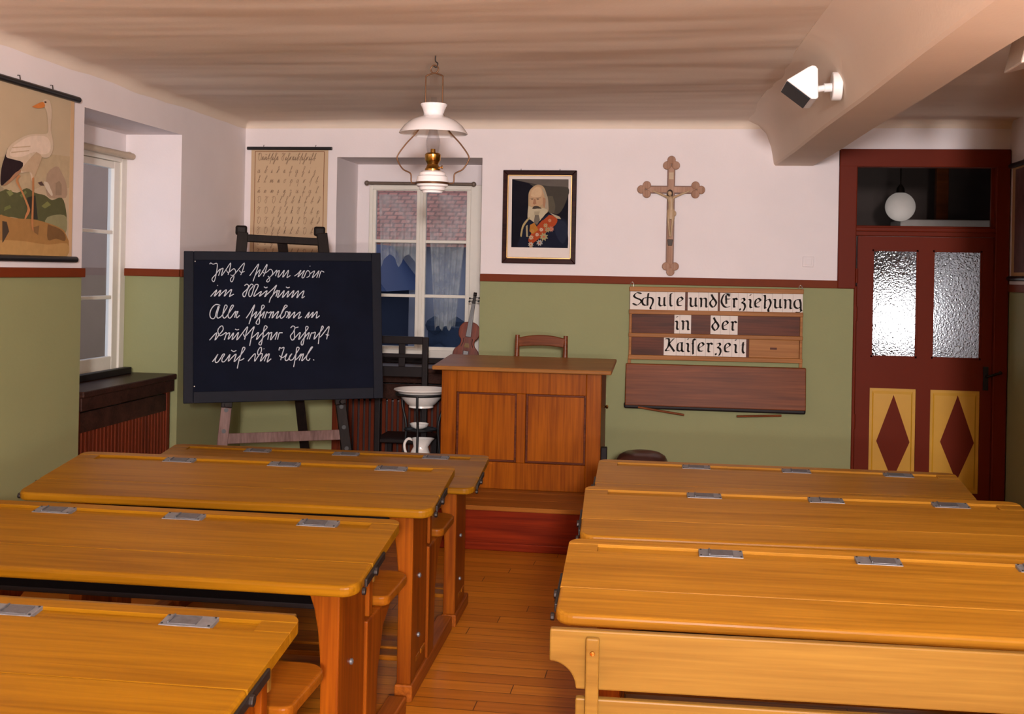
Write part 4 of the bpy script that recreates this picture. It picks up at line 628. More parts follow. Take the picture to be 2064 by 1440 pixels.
g = G(); g.box(-4, 0, -5, 7, 0, 8.0); g.obj('wall', plain('grey_brown_render', (0.42, 0.26, 0.18), 0.9, var=0.2, scale=1.5), h)
g = G(); g.box(-4.2, 0.25, -5.2, 7.2, 8.0, 8.25); g.obj('roof', M_BROWN2, h)

# ---------------------------------------------------------------- door
d1 = empty('door_1', (0, YB, 0), kind='structure')
g = G(); g.box(1.093, 1.212, -0.035, 0.06, 1.53, 2.486); g.box(1.205, 1.225, -0.02, 0.10, 0, 1.55); g.box(2.118, 2.208, -0.035, 0.10, 0, 2.486); g.box(1.093, 2.208, -0.036, 0.06, 2.366, 2.488)
g.obj('door_casing', M_DOOR, d1, bevel=0.006)
g = G(); g.box(1.205, 2.125, -0.012, 0.08, 1.895, 1.966); g.box(1.205, 2.125, -0.030, 0.0, 1.925, 1.955)
g.obj('transom_bar', M_DOOR, d1, bevel=0.006)
g = G(); g.box(1.21, 1.222, 0.03, 0.036, 1.96, 2.37); g.box(2.10, 2.12, 0.02, 0.05, 1.96, 2.37)
g.obj('transom_bead', M_DOOR, d1)
g = G(); g.box(1.212, 2.118, 0.040, 0.044, 1.96, 2.37); g.obj('transom_glass', M_PICGLASS if False else glass_thin('transom_glass', (1.0, 0.95, 0.92), 0.7, 0.03), d1)
leaf = G()
for x0, x1, z0, z1 in ((1.228, 1.325, 0.01, 1.892), (1.63, 1.724, 0.01, 1.892), (2.046, 2.116, 0.01, 1.892), (1.325, 1.63, 1.803, 1.892), (1.724, 2.046, 1.803, 1.892), (1.325, 1.63, 0.853, 1.064), (1.724, 2.046, 0.853, 1.064), (1.325, 1.63, 0.01, 0.155), (1.724, 2.046, 0.01, 0.155)):
    leaf.box(x0, x1, 0.0, 0.045, z0, z1)
lf = leaf.obj('door_leaf', M_DOOR, d1)
def frosted():
    m, nt, b = mat_new('rippled_frosted_glass')
    setp(b, (0.92, 0.93, 0.97), 0.05); b.inputs['Transmission Weight'].default_value = 1.0; b.inputs['IOR'].default_value = 1.35
    tc = nt.nodes.new('ShaderNodeTexCoord')
    vo = nt.nodes.new('ShaderNodeTexVoronoi'); vo.inputs['Scale'].default_value = 95; vo.feature = 'SMOOTH_F1'
    nz = nt.nodes.new('ShaderNodeTexNoise'); nz.inputs['Scale'].default_value = 60; nz.inputs['Detail'].default_value = 3
    nt.links.new(tc.outputs['Object'], vo.inputs['Vector']); nt.links.new(tc.outputs['Object'], nz.inputs['Vector'])
    ad = nt.nodes.new('ShaderNodeMath'); nt.links.new(vo.outputs['Distance'], ad.inputs[0]); nt.links.new(nz.outputs['Fac'], ad.inputs[1])
    bp = nt.nodes.new('ShaderNodeBump'); bp.inputs['Strength'].default_value = 1.0; bp.inputs['Distance'].default_value = 0.011
    nt.links.new(ad.outputs[0], bp.inputs['Height']); nt.links.new(bp.outputs['Normal'], b.inputs['Normal'])
    return m
M_FROST = frosted()
for a, b in ((1.325, 1.63), (1.724, 2.046)):
    g = G(); g.box(a - 0.012, b + 0.012, 0.019, 0.0245, 1.05, 1.815); g.obj('frosted_pane', M_FROST, lf)
    g = G()
    for x0, x1, z0, z1 in ((a, a + 0.012, 1.064, 1.803), (b - 0.012, b, 1.064, 1.803), (a, b, 1.064, 1.076), (a, b, 1.791, 1.803)): g.box(x0, x1, 0.006, 0.02, z0, z1)
    g.obj('glazing_bead', M_DOOR, lf)
    g = G(); g.box(a - 0.005, b + 0.005, 0.018, 0.03, 0.15, 0.86)
    g.prism([(a + 0.02, 0.175), (b - 0.02, 0.175), (b - 0.02, 0.833), (a + 0.02, 0.833)], 'y', 0.018, 0.012, 0.94)
    pn = g.obj('door_panel', M_YELLOW, lf)
    cx = (a + b) / 2 + (0.008 if a < 1.5 else 0.02)
    g = G(); zc = 0.498 + (0.01 if a < 1.5 else 0.022)
    g.prism([(cx, zc - 0.288), (cx + 0.110, zc - 0.02), (cx, zc + 0.300), (cx - 0.110, zc - 0.02)], 'y', 0.0115, 0.0130)
    g.obj('diamond', M_DOOR, pn)
g = G(); g.box(2.062, 2.095, -0.006, 0.0, 0.86, 1.02); g.tube([(2.078, -0.002, 0.955), (2.078, -0.045, 0.955), (2.075, -0.055, 0.957), (2.155, -0.060, 0.985)], 0.008, 8); g.ball((2.157, -0.060, 0.986), 0.012, 8)
g.obj('door_handle', M_IRON, lf, smooth=50)
g = G()
for z in (1.62, 1.36, 0.62): g.tube([(1.222, -0.012, z - 0.05), (1.222, -0.012, z + 0.05)], 0.009, 8)
g.obj('door_hinge', M_DOOR, lf, smooth=50)

# ---------------------------------------------------------------- hallway behind the door
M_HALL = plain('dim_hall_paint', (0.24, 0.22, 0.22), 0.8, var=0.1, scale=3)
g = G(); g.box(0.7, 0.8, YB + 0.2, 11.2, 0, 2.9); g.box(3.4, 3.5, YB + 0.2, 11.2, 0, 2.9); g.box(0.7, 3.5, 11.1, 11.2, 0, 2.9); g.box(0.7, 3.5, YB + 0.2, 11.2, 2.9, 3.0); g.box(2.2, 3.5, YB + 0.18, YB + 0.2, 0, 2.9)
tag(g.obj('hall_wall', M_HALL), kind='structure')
g = G(); g.box(0.7, 3.5, YB + 0.2, 11.2, -0.08, 0.0); tag(g.obj('hall_floor', M_BROWN), kind='structure')
def glow(name, col, st):
    m, nt, b = mat_new(name); setp(b, (0.8, 0.8, 0.8), 0.5); b.inputs['Emission Color'].default_value = (*col, 1); b.inputs['Emission Strength'].default_value = st
    return m
g = G(); g.box(1.86, 2.75, 8.82, 8.87, 0, 1.90); tag(g.obj('pane_bounce_screen', plain('white_screen_paint', (0.75, 0.76, 0.80), 0.8, var=0.04), bevel=0.004), kind='structure')  # unseen white screen added to brighten the right frosted pane
fl_ = empty('added_floor_lamp', (1.60, 8.66, 0), label='glowing white floor lamp added to whiten the left frosted door pane', cat='lamp')  # invented lamp, added for the bright patch in the left pane
g = G(); g.lathe([(0.16, 1.10), (0.17, 1.10), (0.20, 1.47), (0.19, 1.47)], 32, caps=False); g.obj('lamp_shade', glow('glowing_white_shade', (1.0, 0.98, 0.96), 5.0), fl_, smooth=60)
g = G(); g.tube([(0, 0, 0.02), (0, 0, 1.30)], 0.012, 10); g.obj('pole', M_BRASS, fl_, smooth=60)
g = G(); g.lathe([(0.14, 0.0), (0.14, 0.015), (0.03, 0.03)], 28); g.obj('base', M_BRASS, fl_, smooth=40)
g = G(); g.lathe([(0.001, 1.28), (0.03, 1.30), (0.035, 1.34), (0.02, 1.38), (0.001, 1.385)], 16, caps=False); g.obj('bulb', glow('bulb_glow', (1.0, 0.98, 0.96), 9.0), fl_, smooth=60)
gl = empty('globe_lamp', (1.785, 9.5, 2.19), label='white glass globe lamp hanging in the hall behind the door light', cat='lamp')
g = G(); g.ball((0, 0, 0), 0.118, 20); g.obj('globe', glow('glowing_globe', (1, 0.98, 0.95), 0.35), gl, smooth=80)
g = G(); g.tube([(0, 0, 0.11), (0, 0, 0.71)], 0.006, 8); g.lathe([(0.035, 0.11), (0.03, 0.15), (0.012, 0.18)], 16); g.obj('hanging_rod', M_IRON, gl, smooth=50)
cab = empty('hall_cupboard', (2.16, 9.75, 0), label='brown hall cupboard with a white top behind the door light', cat='cupboard')
g = G(); g.box(-0.30, 0.42, 0, 0.4, 0, 2.03); g.obj('body', M_BROWN, cab, bevel=0.006)
g = G(); g.box(-0.33, 0.45, -0.03, 0.42, 2.03, 2.10); g.obj('top', plain('white_cloth', (0.8, 0.8, 0.8), 0.8), cab, bevel=0.01)
g = G(); g.box(0.02, 0.12, 0.28, 0.36, 2.10, 2.75); g.obj('post', M_BROWN, cab, bevel=0.005)

# ------------------------------------------------------------------ pupils' desks
DL, ZF, SL = 1.555, 0.732, 0.1350       # length, front height, slope of the top


def build_desk(m_top):
    r = empty('school_desk')
    h = DL / 2
    sh = lambda p: (p.x, p.y, p.z + ZF + SL * p.y)
    # fixed part of the writing top with pen trough
    g = G(sh)
    g.prism(rrect(-h, h, 0.1685, 0.424), 'z', -0.028, 0)
    g.prism(rrect(-h + 0.085, h - 0.085, 0.424, 0.474), 'z', -0.028, -0.007)
    g.prism(rrect(-h, -h + 0.085, 0.424, 0.474), 'z', -0.028, 0); g.prism(rrect(h - 0.085, h, 0.424, 0.474), 'z', -0.028, 0)
    g.prism(rrect(-h, h, 0.474, 0.512, 0, 0, 0.036, 0.036), 'z', -0.028, 0.001)
    g.obj('writing_top', m_top, r, bevel=0.0014)
    g = G(sh); g.prism(rrect(-h, h, 0.0, 0.1622, 0.045, 0.045, 0, 0), 'z', -0.030, 0.0012)
    fl = g.obj('flap', m_top, r, bevel=0.009, seg=3)
    fl.modifiers['bevel'].limit_method = 'WEIGHT'
    wt = fl.data.attributes.new('bevel_weight_edge', 'FLOAT', 'EDGE')
    for e in fl.data.edges:          # round the nose and the ends, keep the hinge edge square
        p, q = (fl.data.vertices[i].co for i in e.vertices)
        wt.data[e.index].value = 1.0 if abs((p.z - SL * p.y) - (q.z - SL * q.y)) < 0.001 and min(p.y, q.y) < 0.155 else 0.0
    # zinc inkwell plates with sliding lids
    for k, u in enumerate((0.28, 0.56, 0.84)):
        cx = -h + u * DL
        g = G(sh)
        g.box(cx - 0.062, cx + 0.062, 0.421, 0.477, -0.010, 0.0015)
        pl = g.obj('inkwell_plate', M_ZINC, r, bevel=0.001)
        g = G(sh); o = (0.0, 0.012, -0.010)[k]
        g.box(cx - 0.030 + o, cx + 0.034 + o, 0.428, 0.470, 0.001, 0.0035); g.box(cx - 0.034 + o, cx - 0.030 + o, 0.428, 0.470, 0.001, 0.007)
        g.obj('sliding_lid', M_LID, pl, bevel=0.001)
        for sx, y in ((-0.056, 0.428), (-0.056, 0.470), (0.056, 0.428), (0.056, 0.470)):
            g = G(sh); g.lathe([(0.0028, 0.001), (0.0028, 0.003)], 8, (cx + sx, y, 0)); g.obj('screw', M_BLACKIRON, pl)
    # hinges of the flap on both ends
    for sx in (-1, 1):
        g = G(sh)
        g.box(min(sx * h, sx * (h + 0.008)), max(sx * h, sx * (h + 0.008)), 0.08, 0.28, -0.030, -0.009)
        g.tube([(sx * (h + 0.004), 0.166, -0.02), (sx * (h + 0.016), 0.166, -0.02)], 0.012, 10)
        g.tube([(sx * (h + 0.004), 0.045, -0.026), (sx * (h + 0.014), 0.045, -0.026)], 0.010, 10)
        g.obj('flap_hinge', M_IRON, r, bevel=0.002)
    # uprights with bracket, side panels, seat supports, runners
    for sx in (-1, 1):
        e = h - 0.105                       # outer face of the upright
        prof = [(0, 0.06), (0.054, 0.06)] + [(0.054 + q, z) for q, z in ((0.0, 0.42), (0.003, 0.48), (0.010, 0.55), (0.022, 0.61), (0.040, 0.66), (0.058, 0.69), (0.066, 0.715))] + [(0, 0.715)]
        poly = [(sx * (e - q), z) for q, z in prof]
        g = G(lambda p: (p.x, p.y, min(p.z, ZF + SL * p.y - 0.03)))
        g.prism(poly, 'y', 0.205, 0.300); g.obj('leg', M_LEG, r, bevel=0.005)
        g = G(lambda p: (p.x, p.y, min(p.z, ZF + SL * p.y - 0.03)))
        x0, x1 = sorted((sx * (e - 0.004), sx * (e - 0.032)))
        g.prism([(0.30, 0.06), (0.50, 0.06), (0.50, 0.80), (0.30, 0.80)], 'x', x0, x1)
        sp = g.obj('side_panel', M_LEG, r, bevel=0.003)
        for y, z in ((0.345, 0.42), (0.345, 0.20)):
            g = G(); g.lathe([(0.009, 0.0), (0.009, 0.006), (0.004, 0.009)], 10, (sx * (e - 0.004) if sx > 0 else sx * (e - 0.004) - 0.008, y, z), 'x'); g.obj('bolt', M_ZINC, sp)
        g = G(); x0, x1 = sorted((sx * (e + 0.006), sx * (e - 0.055)))
        g.prism([(0.50, 0.05), (0.62, 0.05), (0.64, 0.30), (0.70, 0.42), (0.86, 0.49), (0.50, 0.49)], 'x', x0, x1)
        g.obj('seat_support', M_LEG, r, bevel=0.005)
        g = G(); x0, x1 = sorted((sx * (e + 0.008), sx * (e - 0.06)))
        g.box(x0, x1, 0.195, 1.055, 0.0, 0.062); g.obj('runner', M_RUNNER, r, bevel=0.006)
        g = G(); x0, x1 = sorted((sx * (e - 0.002), sx * (e - 0.045)))
        g.box(x0, x1, 0.545, 0.585, 0.49, 0.768); g.obj('back_post', M_LEG, r, bevel=0.004)
    g = G(); e = h - 0.045; q = h - 0.105
    top = [(-e, 0.730), (-e + 0.012, 0.727)] + [(-q - 0.045 + 0.045 * math.sin(t), 0.690 + 0.037 * math.cos(t)) for t in [i * math.pi / 16 for i in range(1, 9)]]
    pts = top + [(-x, z) for x, z in top[::-1]] + [(e, 0.776), (-e, 0.776)]
    g.prism(pts, 'y', 0.585, 0.607); g.obj('backrest_plank', M_PALE, r, bevel=0.004)
    g = G(); g.box(-q, q, 0.585, 0.607, 0.585, 0.678); g.obj('backrest_plank', M_PALE, r, bevel=0.004)
    for sx in (-1, 1):
        g = G(); x0, x1 = sorted((sx * (h - 0.150), sx * (h - 0.122)))
        g.box(x0, x1, 0.607, 0.624, 0.59, 0.768); g.obj('backrest_batten', M_PALE, r, bevel=0.003)
    g = G(); g.prism(rrect(-h + 0.075, h - 0.075, 0.660, 0.985, 0.03, 0.03, 0.07, 0.07), 'z', 0.490, 0.522); g.obj('seat', M_SEAT, r, bevel=0.008, seg=3)
    g = G(); g.box(-q + 0.03, q - 0.03, 0.31, 0.50, 0.575, 0.590); g.box(-q + 0.03, q - 0.03, 0.485, 0.50, 0.59, 0.72); g.obj('book_shelf', M_DARKWOOD, r, bevel=0.002)  # near-black colour paints in the deep shade under the writing top
    for y in (0.30, 0.40):
        g = G(); g.box(-q, q, y, y + 0.075, 0.110, 0.130); g.obj('foot_board', M_SEAT, r, bevel=0.004)
    return r


def place(r, cx, cy, a, sz, label):
    r.location = (cx, cy, 0); r.rotation_euler = (0, 0, a); r.scale = (1, 1, sz)
    tag(r, label, 'school desk', 'wooden three-seat school desks in rows')


LEFT = [(-0.838, 2.002, 0.0086, 0.991, 'three-seat honey wood school desk nearest the camera, cut by the lower left corner'),
        (-0.828, 2.910, 0.0088, 1.025, 'second honey wood school desk from the camera in the left block'),
        (-0.837, 3.875, 0.0248, 1.031, 'third honey wood school desk from the camera in the left block'),
        (-0.848, 4.771, 0.0275, 0.905, 'lowest honey wood school desk of the left block, nearest the blackboard easel')]
RIGHT = [(-0.286, 2.805, 0.0221, 1.020, 'pale school desk nearest the camera right of the aisle, behind the bench back'),
         (-0.301, 3.707, 0.0432, 1.004, 'middle pale school desk of the right block'),
         (-0.325, 4.632, 0.0176, 0.941, 'lowest pale school desk of the right block, nearest the diamond door')]
proto = build_desk(M_TOP_L)
for i, (x, y, a, s_, lb) in enumerate(LEFT):
    o = proto if i == 0 else copy_tree(proto)
    place(o, x - DL / 2 * math.cos(a), y - DL / 2 * math.sin(a), a, s_, lb)
# nearest-the-teacher desk: nobody sits in front of it, so no bench
def strip_bench(o):
    for ch in list(o.children):
        if ch.name.split('.')[0] in ('seat', 'seat_support', 'backrest_plank', 'backrest_batten', 'back_post', 'runner'):
            bpy.data.objects.remove(ch)
def short_runners(o):
    for sx in (-1, 1):
        e = DL / 2 - 0.105; g = G(); x0, x1 = sorted((sx * (e + 0.008), sx * (e - 0.06)))
        g.box(x0, x1, 0.195, 0.56, 0.0, 0.062); g.obj('runner', M_RUNNER, o, bevel=0.006)
strip_bench(o); short_runners(o)
proto_r = build_desk(M_TOP_R)
for i, (x, y, a, s_, lb) in enumerate(RIGHT):
    o = proto_r if i == 0 else copy_tree(proto_r)
    place(o, x + DL / 2 * math.cos(a), y + DL / 2 * math.sin(a), a, s_, lb)
strip_bench(o); short_runners(o)

# free-standing bench behind the nearest right desk
b = empty('school_bench', (-0.30 + 0.79, 2.545, 0), 0.035, 'pale yellow bench with a two-plank back, in the lower right corner', 'bench')
h = DL / 2
g = G(); e = h - 0.020; q = h - 0.080
top = [(-e, 0.728)] + [(-q - 0.060 + 0.060 * math.sin(t), 0.668 + 0.060 * math.cos(t)) for t in [i * math.pi / 20 for i in range(1, 11)]]
g.prism(top + [(-x, z) for x, z in top[::-1]] + [(e, 0.800), (-e, 0.800)], 'y', 0, 0.022); g.obj('backrest_plank', M_PALE, b, bevel=0.004)
g = G(); g.box(-q, q, 0, 0.022, 0.54, 0.648); g.obj('backrest_plank', M_PALE, b, bevel=0.004)
for sx in (-1, 1):
    g = G(); c = sx * (h - 0.117); g.prism(rrect(c - 0.015, c + 0.015, -0.018, 0.0), 'z', 0.35, 0.788)
    pb = g.obj('backrest_batten', M_PALE, b, bevel=0.004)
    for zs_ in (0.755, 0.60):
        g = G(); g.lathe([(0.006, -0.019), (0.005, -0.021), (0.001, -0.0215)], 12, (c, 0, zs_), 'y'); g.obj('screw', M_BRASS, pb)
g = G(); g.prism(rrect(-h + 0.075, h - 0.075, 0.06, 0.22, 0.03, 0.03, 0.05, 0.05), 'z', 0.47, 0.50); g.obj('seat', M_SEAT, b, bevel=0.008)
for sx in (-1, 1):
    x0, x1 = sorted((sx * (h - 0.10), sx * (h - 0.16)))
    g = G(); g.prism([(0.0, 0.05), (0.09, 0.05), (0.11, 0.30), (0.20, 0.47), (0.022, 0.47), (0.022, 0.54), (0.0, 0.54)], 'x', x0, x1); g.obj('leg', M_LEG, b, bevel=0.005)
    g = G(); g.box(x0 - 0.006, x1 + 0.006, -0.05, 0.26, 0, 0.055); g.obj('runner', M_RUNNER, b, bevel=0.006)

# ------------------------------------------------------------------ teacher's corner
pf = empty('platform', (-0.935, 6.39, 0), label='low wooden teacher platform with a dark red front under the tall desk', cat='platform')
g = G()
for k in range(7): g.box(-0.535, 0.565, -0.012 + k * 0.216, -0.012 + (k + 1) * 0.216 - (0.003 if k < 6 else 0), 0.228, 0.254)
g.obj('top_boards', M_PLAT, pf, bevel=0.003)
g = G(); g.box(-0.52, 0.55, 0.0, 0.02, 0, 0.228); g.box(-0.52, 0.55, 1.475, 1.495, 0, 0.228); g.box(-0.52, -0.50, 0.02, 1.475, 0, 0.228); g.box(0.53, 0.55, 0.02, 1.475, 0, 0.228)
g.obj('riser', M_RISER, pf)
g = G(); g.box(-0.525, 0.555, -0.014, 0.0, 0, 0.045); g.obj('skirting', M_RISER, pf, bevel=0.005)

td = empty('teacher_desk', (-0.94, 6.90, 0.254), label='tall orange-brown teacher desk with two recessed front panels on the platform', cat='desk')
zt = 0.727
g = G(lambda p: (p.x, p.y, p.z + 0.055 * (p.y + 0.075)))
g.prism(rrect(-0.548, 0.562, -0.075, 0.50, 0.008, 0.008, 0.008, 0.008), 'z', zt + 0.005, zt + 0.031); g.obj('desk_top', M_TTOP, td, bevel=0.007)
g = G()
for x0, x1, z0, z1 in ((-0.50, -0.405, 0, zt + 0.006), (-0.024, 0.032, 0.165, 0.594), (0.406, 0.498, 0, zt + 0.006), (-0.405, 0.406, 0.594, zt + 0.006), (-0.405, 0.406, 0, 0.165)): g.box(x0, x1, 0, 0.028, z0, z1)
g.obj('front_frame', M_TDESK, td, bevel=0.004)
for x0, x1 in ((-0.405, -0.024), (0.032, 0.406)):
    g = G(); g.box(x0 - 0.01, x1 + 0.01, 0.021, 0.027, 0.155, 0.604); p_ = g.obj('front_panel', M_TDESK, td)
    g = G()
    for a0, a1, c0, c1 in ((x0, x0 + 0.014, 0.165, 0.594), (x1 - 0.014, x1, 0.165, 0.594), (x0 + 0.014, x1 - 0.014, 0.165, 0.179), (x0 + 0.014, x1 - 0.014, 0.580, 0.594)): g.box(a0, a1, 0.014, 0.022, c0, c1)
    g.obj('moulding', M_BROWN2, p_, bevel=0.003)
for sx in (-1, 1):
    x0, x1 = sorted((sx * 0.498, sx * 0.474)); g = G(lambda p: (p.x, p.y, p.z if p.z < 0.5 else p.z + 0.055 * p.y)); g.box(x0, x1, 0.028, 0.46, 0, zt + 0.005); g.obj('side_panel', M_BROWN, td)
g = G(); g.box(-0.474, 0.474, 0.10, 0.44, 0.52, 0.535); g.obj('shelf', M_BROWN, td)
g = G(); g.lathe([(0.006, 0.498), (0.006, 0.508), (0.013, 0.515), (0.010, 0.524), (0.001, 0.526)], 14, (0, 0.28, 0.50), 'x'); g.obj('knob', M_BRASS, td, smooth=50)
g = G(); g.box(0.498, 0.535, 0.05, 0.10, 0.0, 0.275); g.obj('corner_post', M_DARKWOOD, td, bevel=0.004)

tc = empty('teacher_chair', (-0.885, 7.42, 0.2555), label='red-brown chair with a curved top rail behind the teacher desk', cat='chair')
for sx in (-1, 1):
    g = G(); g.tube([(sx * 0.165, 0.02, 0), (sx * 0.165, 0.0, 0.42), (sx * 0.162, 0.03, 0.7), (sx * 0.162, 0.055, 0.925)], [0.017, 0.020, 0.019, 0.015], 10); g.obj('stile', M_CHAIR, tc, smooth=50)
    g = G(); g.tube([(sx * 0.175, -0.36, 0), (sx * 0.170, -0.35, 0.42)], [0.014, 0.020], 10); g.obj('leg', M_CHAIR, tc, smooth=50)
g = G()
n = 16
pts = []
for i in range(n + 1):
    u = -1 + 2 * i / n; pts.append((u * 0.162, 0.845 + 0.010 * (1 - u * u)))
for i in range(n, -1, -1):
    u = -1 + 2 * i / n; pts.append((u * 0.162, 0.905 + 0.022 * (1 - u * u)))
gg = G(lambda p: (p.x, p.y + 0.03 * (1 - (p.x / 0.165) ** 2), p.z)); gg.prism(pts, 'y', 0.035, 0.060); gg.obj('crest_rail', M_CHAIR, tc, bevel=0.006, smooth=40)
g = G(); g.box(-0.155, 0.155, 0.02, 0.04, 0.60, 0.655); g.obj('back_rail', M_CHAIR, tc, bevel=0.004)
g = G(); g.prism(rrect(-0.20, 0.20, -0.39, 0.03, 0.05, 0.05, 0.02, 0.02), 'z', 0.42, 0.45); g.obj('seat', M_CHAIR, tc, bevel=0.008)
for y in (-0.35, 0.01):
    g = G(); g.tube([(-0.17, y, 0.2), (0.17, y, 0.2)], 0.010, 8); g.obj('stretcher', M_CHAIR, tc, smooth=50)

dc = empty('dark_chair', (-1.835, 7.46, 0), label='near-black high-backed chair facing the back window, beside the blackboard', cat='chair')
for sx in (-1, 1):
    g = G(); g.box(sx * 0.162 - 0.02, sx * 0.162 + 0.02, -0.018, 0.018, 0, 1.148); g.obj('stile', M_DARKWOOD, dc, bevel=0.006)
    g = G(); g.box(sx * 0.162 - 0.018, sx * 0.162 + 0.018, 0.33, 0.366, 0, 0.42); g.obj('leg', M_DARKWOOD, dc, bevel=0.005)
for z0, z1, nm in ((1.098, 1.150, 'crest_rail'), (1.005, 1.032, 'back_rail'), (0.875, 0.945, 'back_rail')):
    g = G(); g.box(-0.145, 0.145, -0.012, 0.012, z0, z1); g.obj(nm, M_DARKWOOD, dc, bevel=0.004)
g = G(); g.box(-0.022, 0.022, -0.008, 0.008, 0.945, 1.10); g.obj('splat', M_DARKWOOD, dc, bevel=0.003)
g = G(); g.box(-0.19, 0.19, 0.0, 0.385, 0.42, 0.448); g.obj('seat', M_DARKWOOD, dc, bevel=0.008)

st = empty('round_stool', (-0.185, 6.86, 0), label='round stool with a dark padded seat behind the lowest right desk', cat='stool')
g = G(); g.lathe([(0.001, 0.535), (0.06, 0.533), (0.105, 0.524), (0.138, 0.505), (0.153, 0.478), (0.153, 0.455), (0.146, 0.44), (0.001, 0.44)], 40, caps=False); g.obj('seat', M_LEATHER, st, smooth=60)
for k in range(4):
    a = math.pi / 4 + k * math.pi / 2; g = G(); g.tube([(0.15 * math.cos(a), 0.15 * math.sin(a), 0), (0.10 * math.cos(a), 0.10 * math.sin(a), 0.44)], [0.014, 0.018], 10); g.obj('leg', M_DARKWOOD, st, smooth=50)
g = G(); g.tube([(0.125 * math.cos(t), 0.125 * math.sin(t), 0.2) for t in [k * math.pi / 12 for k in range(24)]], 0.008, 8, True); g.obj('foot_ring', M_DARKWOOD, st, smooth=50)

# ------------------------------------------------------------------ wash stand
WX, WY = -1.648, 7.25
ws = empty('washstand', (WX, WY, 0), label='black iron washstand between the blackboard and the teacher desk', cat='washstand')
ring = lambda r, z: [(r * math.cos(t), r * math.sin(t), z) for t in [k * math.pi / 16 for k in range(32)]]
g = G(); g.tube(ring(0.163, 0.787), 0.009, 8, True); g.obj('basin_ring', M_BLACKIRON, ws, smooth=60)
g = G(); g.tube(ring(0.105, 0.555), 0.006, 8, True); g.lathe([(0.001, 0.549), (0.10, 0.549), (0.10, 0.555), (0.001, 0.555)], 28, caps=False); g.obj('dish_shelf', M_BLACKIRON, ws, smooth=40)
g = G(); g.tube(ring(0.145, 0.275), 0.007, 8, True); g.lathe([(0.001, 0.268), (0.14, 0.268), (0.14, 0.275), (0.001, 0.275)], 28, caps=False); g.obj('jug_shelf', M_BLACKIRON, ws, smooth=40)
for k in range(3):
    a = math.radians(-86 + 120 * k); c, s_ = math.cos(a), math.sin(a)
    g = G(); g.tube(catmull([(0.163 * c, 0.163 * s_, 0.79), (0.158 * c, 0.158 * s_, 0.70), (0.125 * c, 0.125 * s_, 0.58), (0.13 * c, 0.13 * s_, 0.45), (0.15 * c, 0.15 * s_, 0.27), (0.18 * c, 0.18 * s_, 0.0)]), 0.0085, 8); g.obj('leg', M_BLACKIRON, ws, smooth=60)
g = G(); g.lathe([(0.155, 0.80), (0.178, 0.812), (0.182, 0.816), (0.180, 0.820), (0.165, 0.814), (0.140, 0.785), (0.11, 0.745), (0.07, 0.72), (0.001, 0.715)], 48, (0, 0, 0), caps=False)
g.lathe([(0.153, 0.797), (0.125, 0.755), (0.095, 0.722), (0.080, 0.712), (0.082, 0.700), (0.072, 0.700), (0.068, 0.71), (0.001, 0.71)], 48, caps=False)
wbn = g.obj('wash_basin', M_ENAMEL, smooth=60, loc=(WX, WY, 0), recalc=False); tag(wbn, 'white enamel wash basin in the ring of the black washstand', 'basin')
g = G(); g.lathe([(0.001, 0.557), (0.03, 0.557), (0.055, 0.572), (0.064, 0.590), (0.061, 0.591), (0.052, 0.577), (0.03, 0.563), (0.001, 0.562)], 32, caps=False); o = g.obj('soap_dish', M_ENAMEL, smooth=60, loc=(WX - 0.01, WY, 0.0005)); tag(o, 'small white soap dish on the middle shelf of the washstand', 'dish')
jg = empty('water_jug', (WX, WY, 0.276), label='white water jug with a curved handle on the lowest washstand shelf', cat='jug')
g = G(lambda p: (p.x + (0.035 * max(0, (p.z - 0.15) / 0.07) if p.x > 0.02 else 0), p.y, p.z)); g.lathe([(0.001, 0), (0.05, 0), (0.055, 0.01), (0.078, 0.05), (0.080, 0.09), (0.060, 0.135), (0.045, 0.165), (0.052, 0.20), (0.060, 0.218), (0.056, 0.218), (0.042, 0.175), (0.001, 0.15)], 36, caps=False); g.obj('body', M_ENAMEL, jg, smooth=60)
g = G(); g.tube(catmull([(-0.05, 0, 0.205), (-0.082, 0, 0.212), (-0.105, 0, 0.185), (-0.104, 0, 0.14), (-0.085, 0, 0.10), (-0.070, 0, 0.085)]), 0.0095, 8); g.obj('handle', M_ENAMEL, jg, smooth=60)

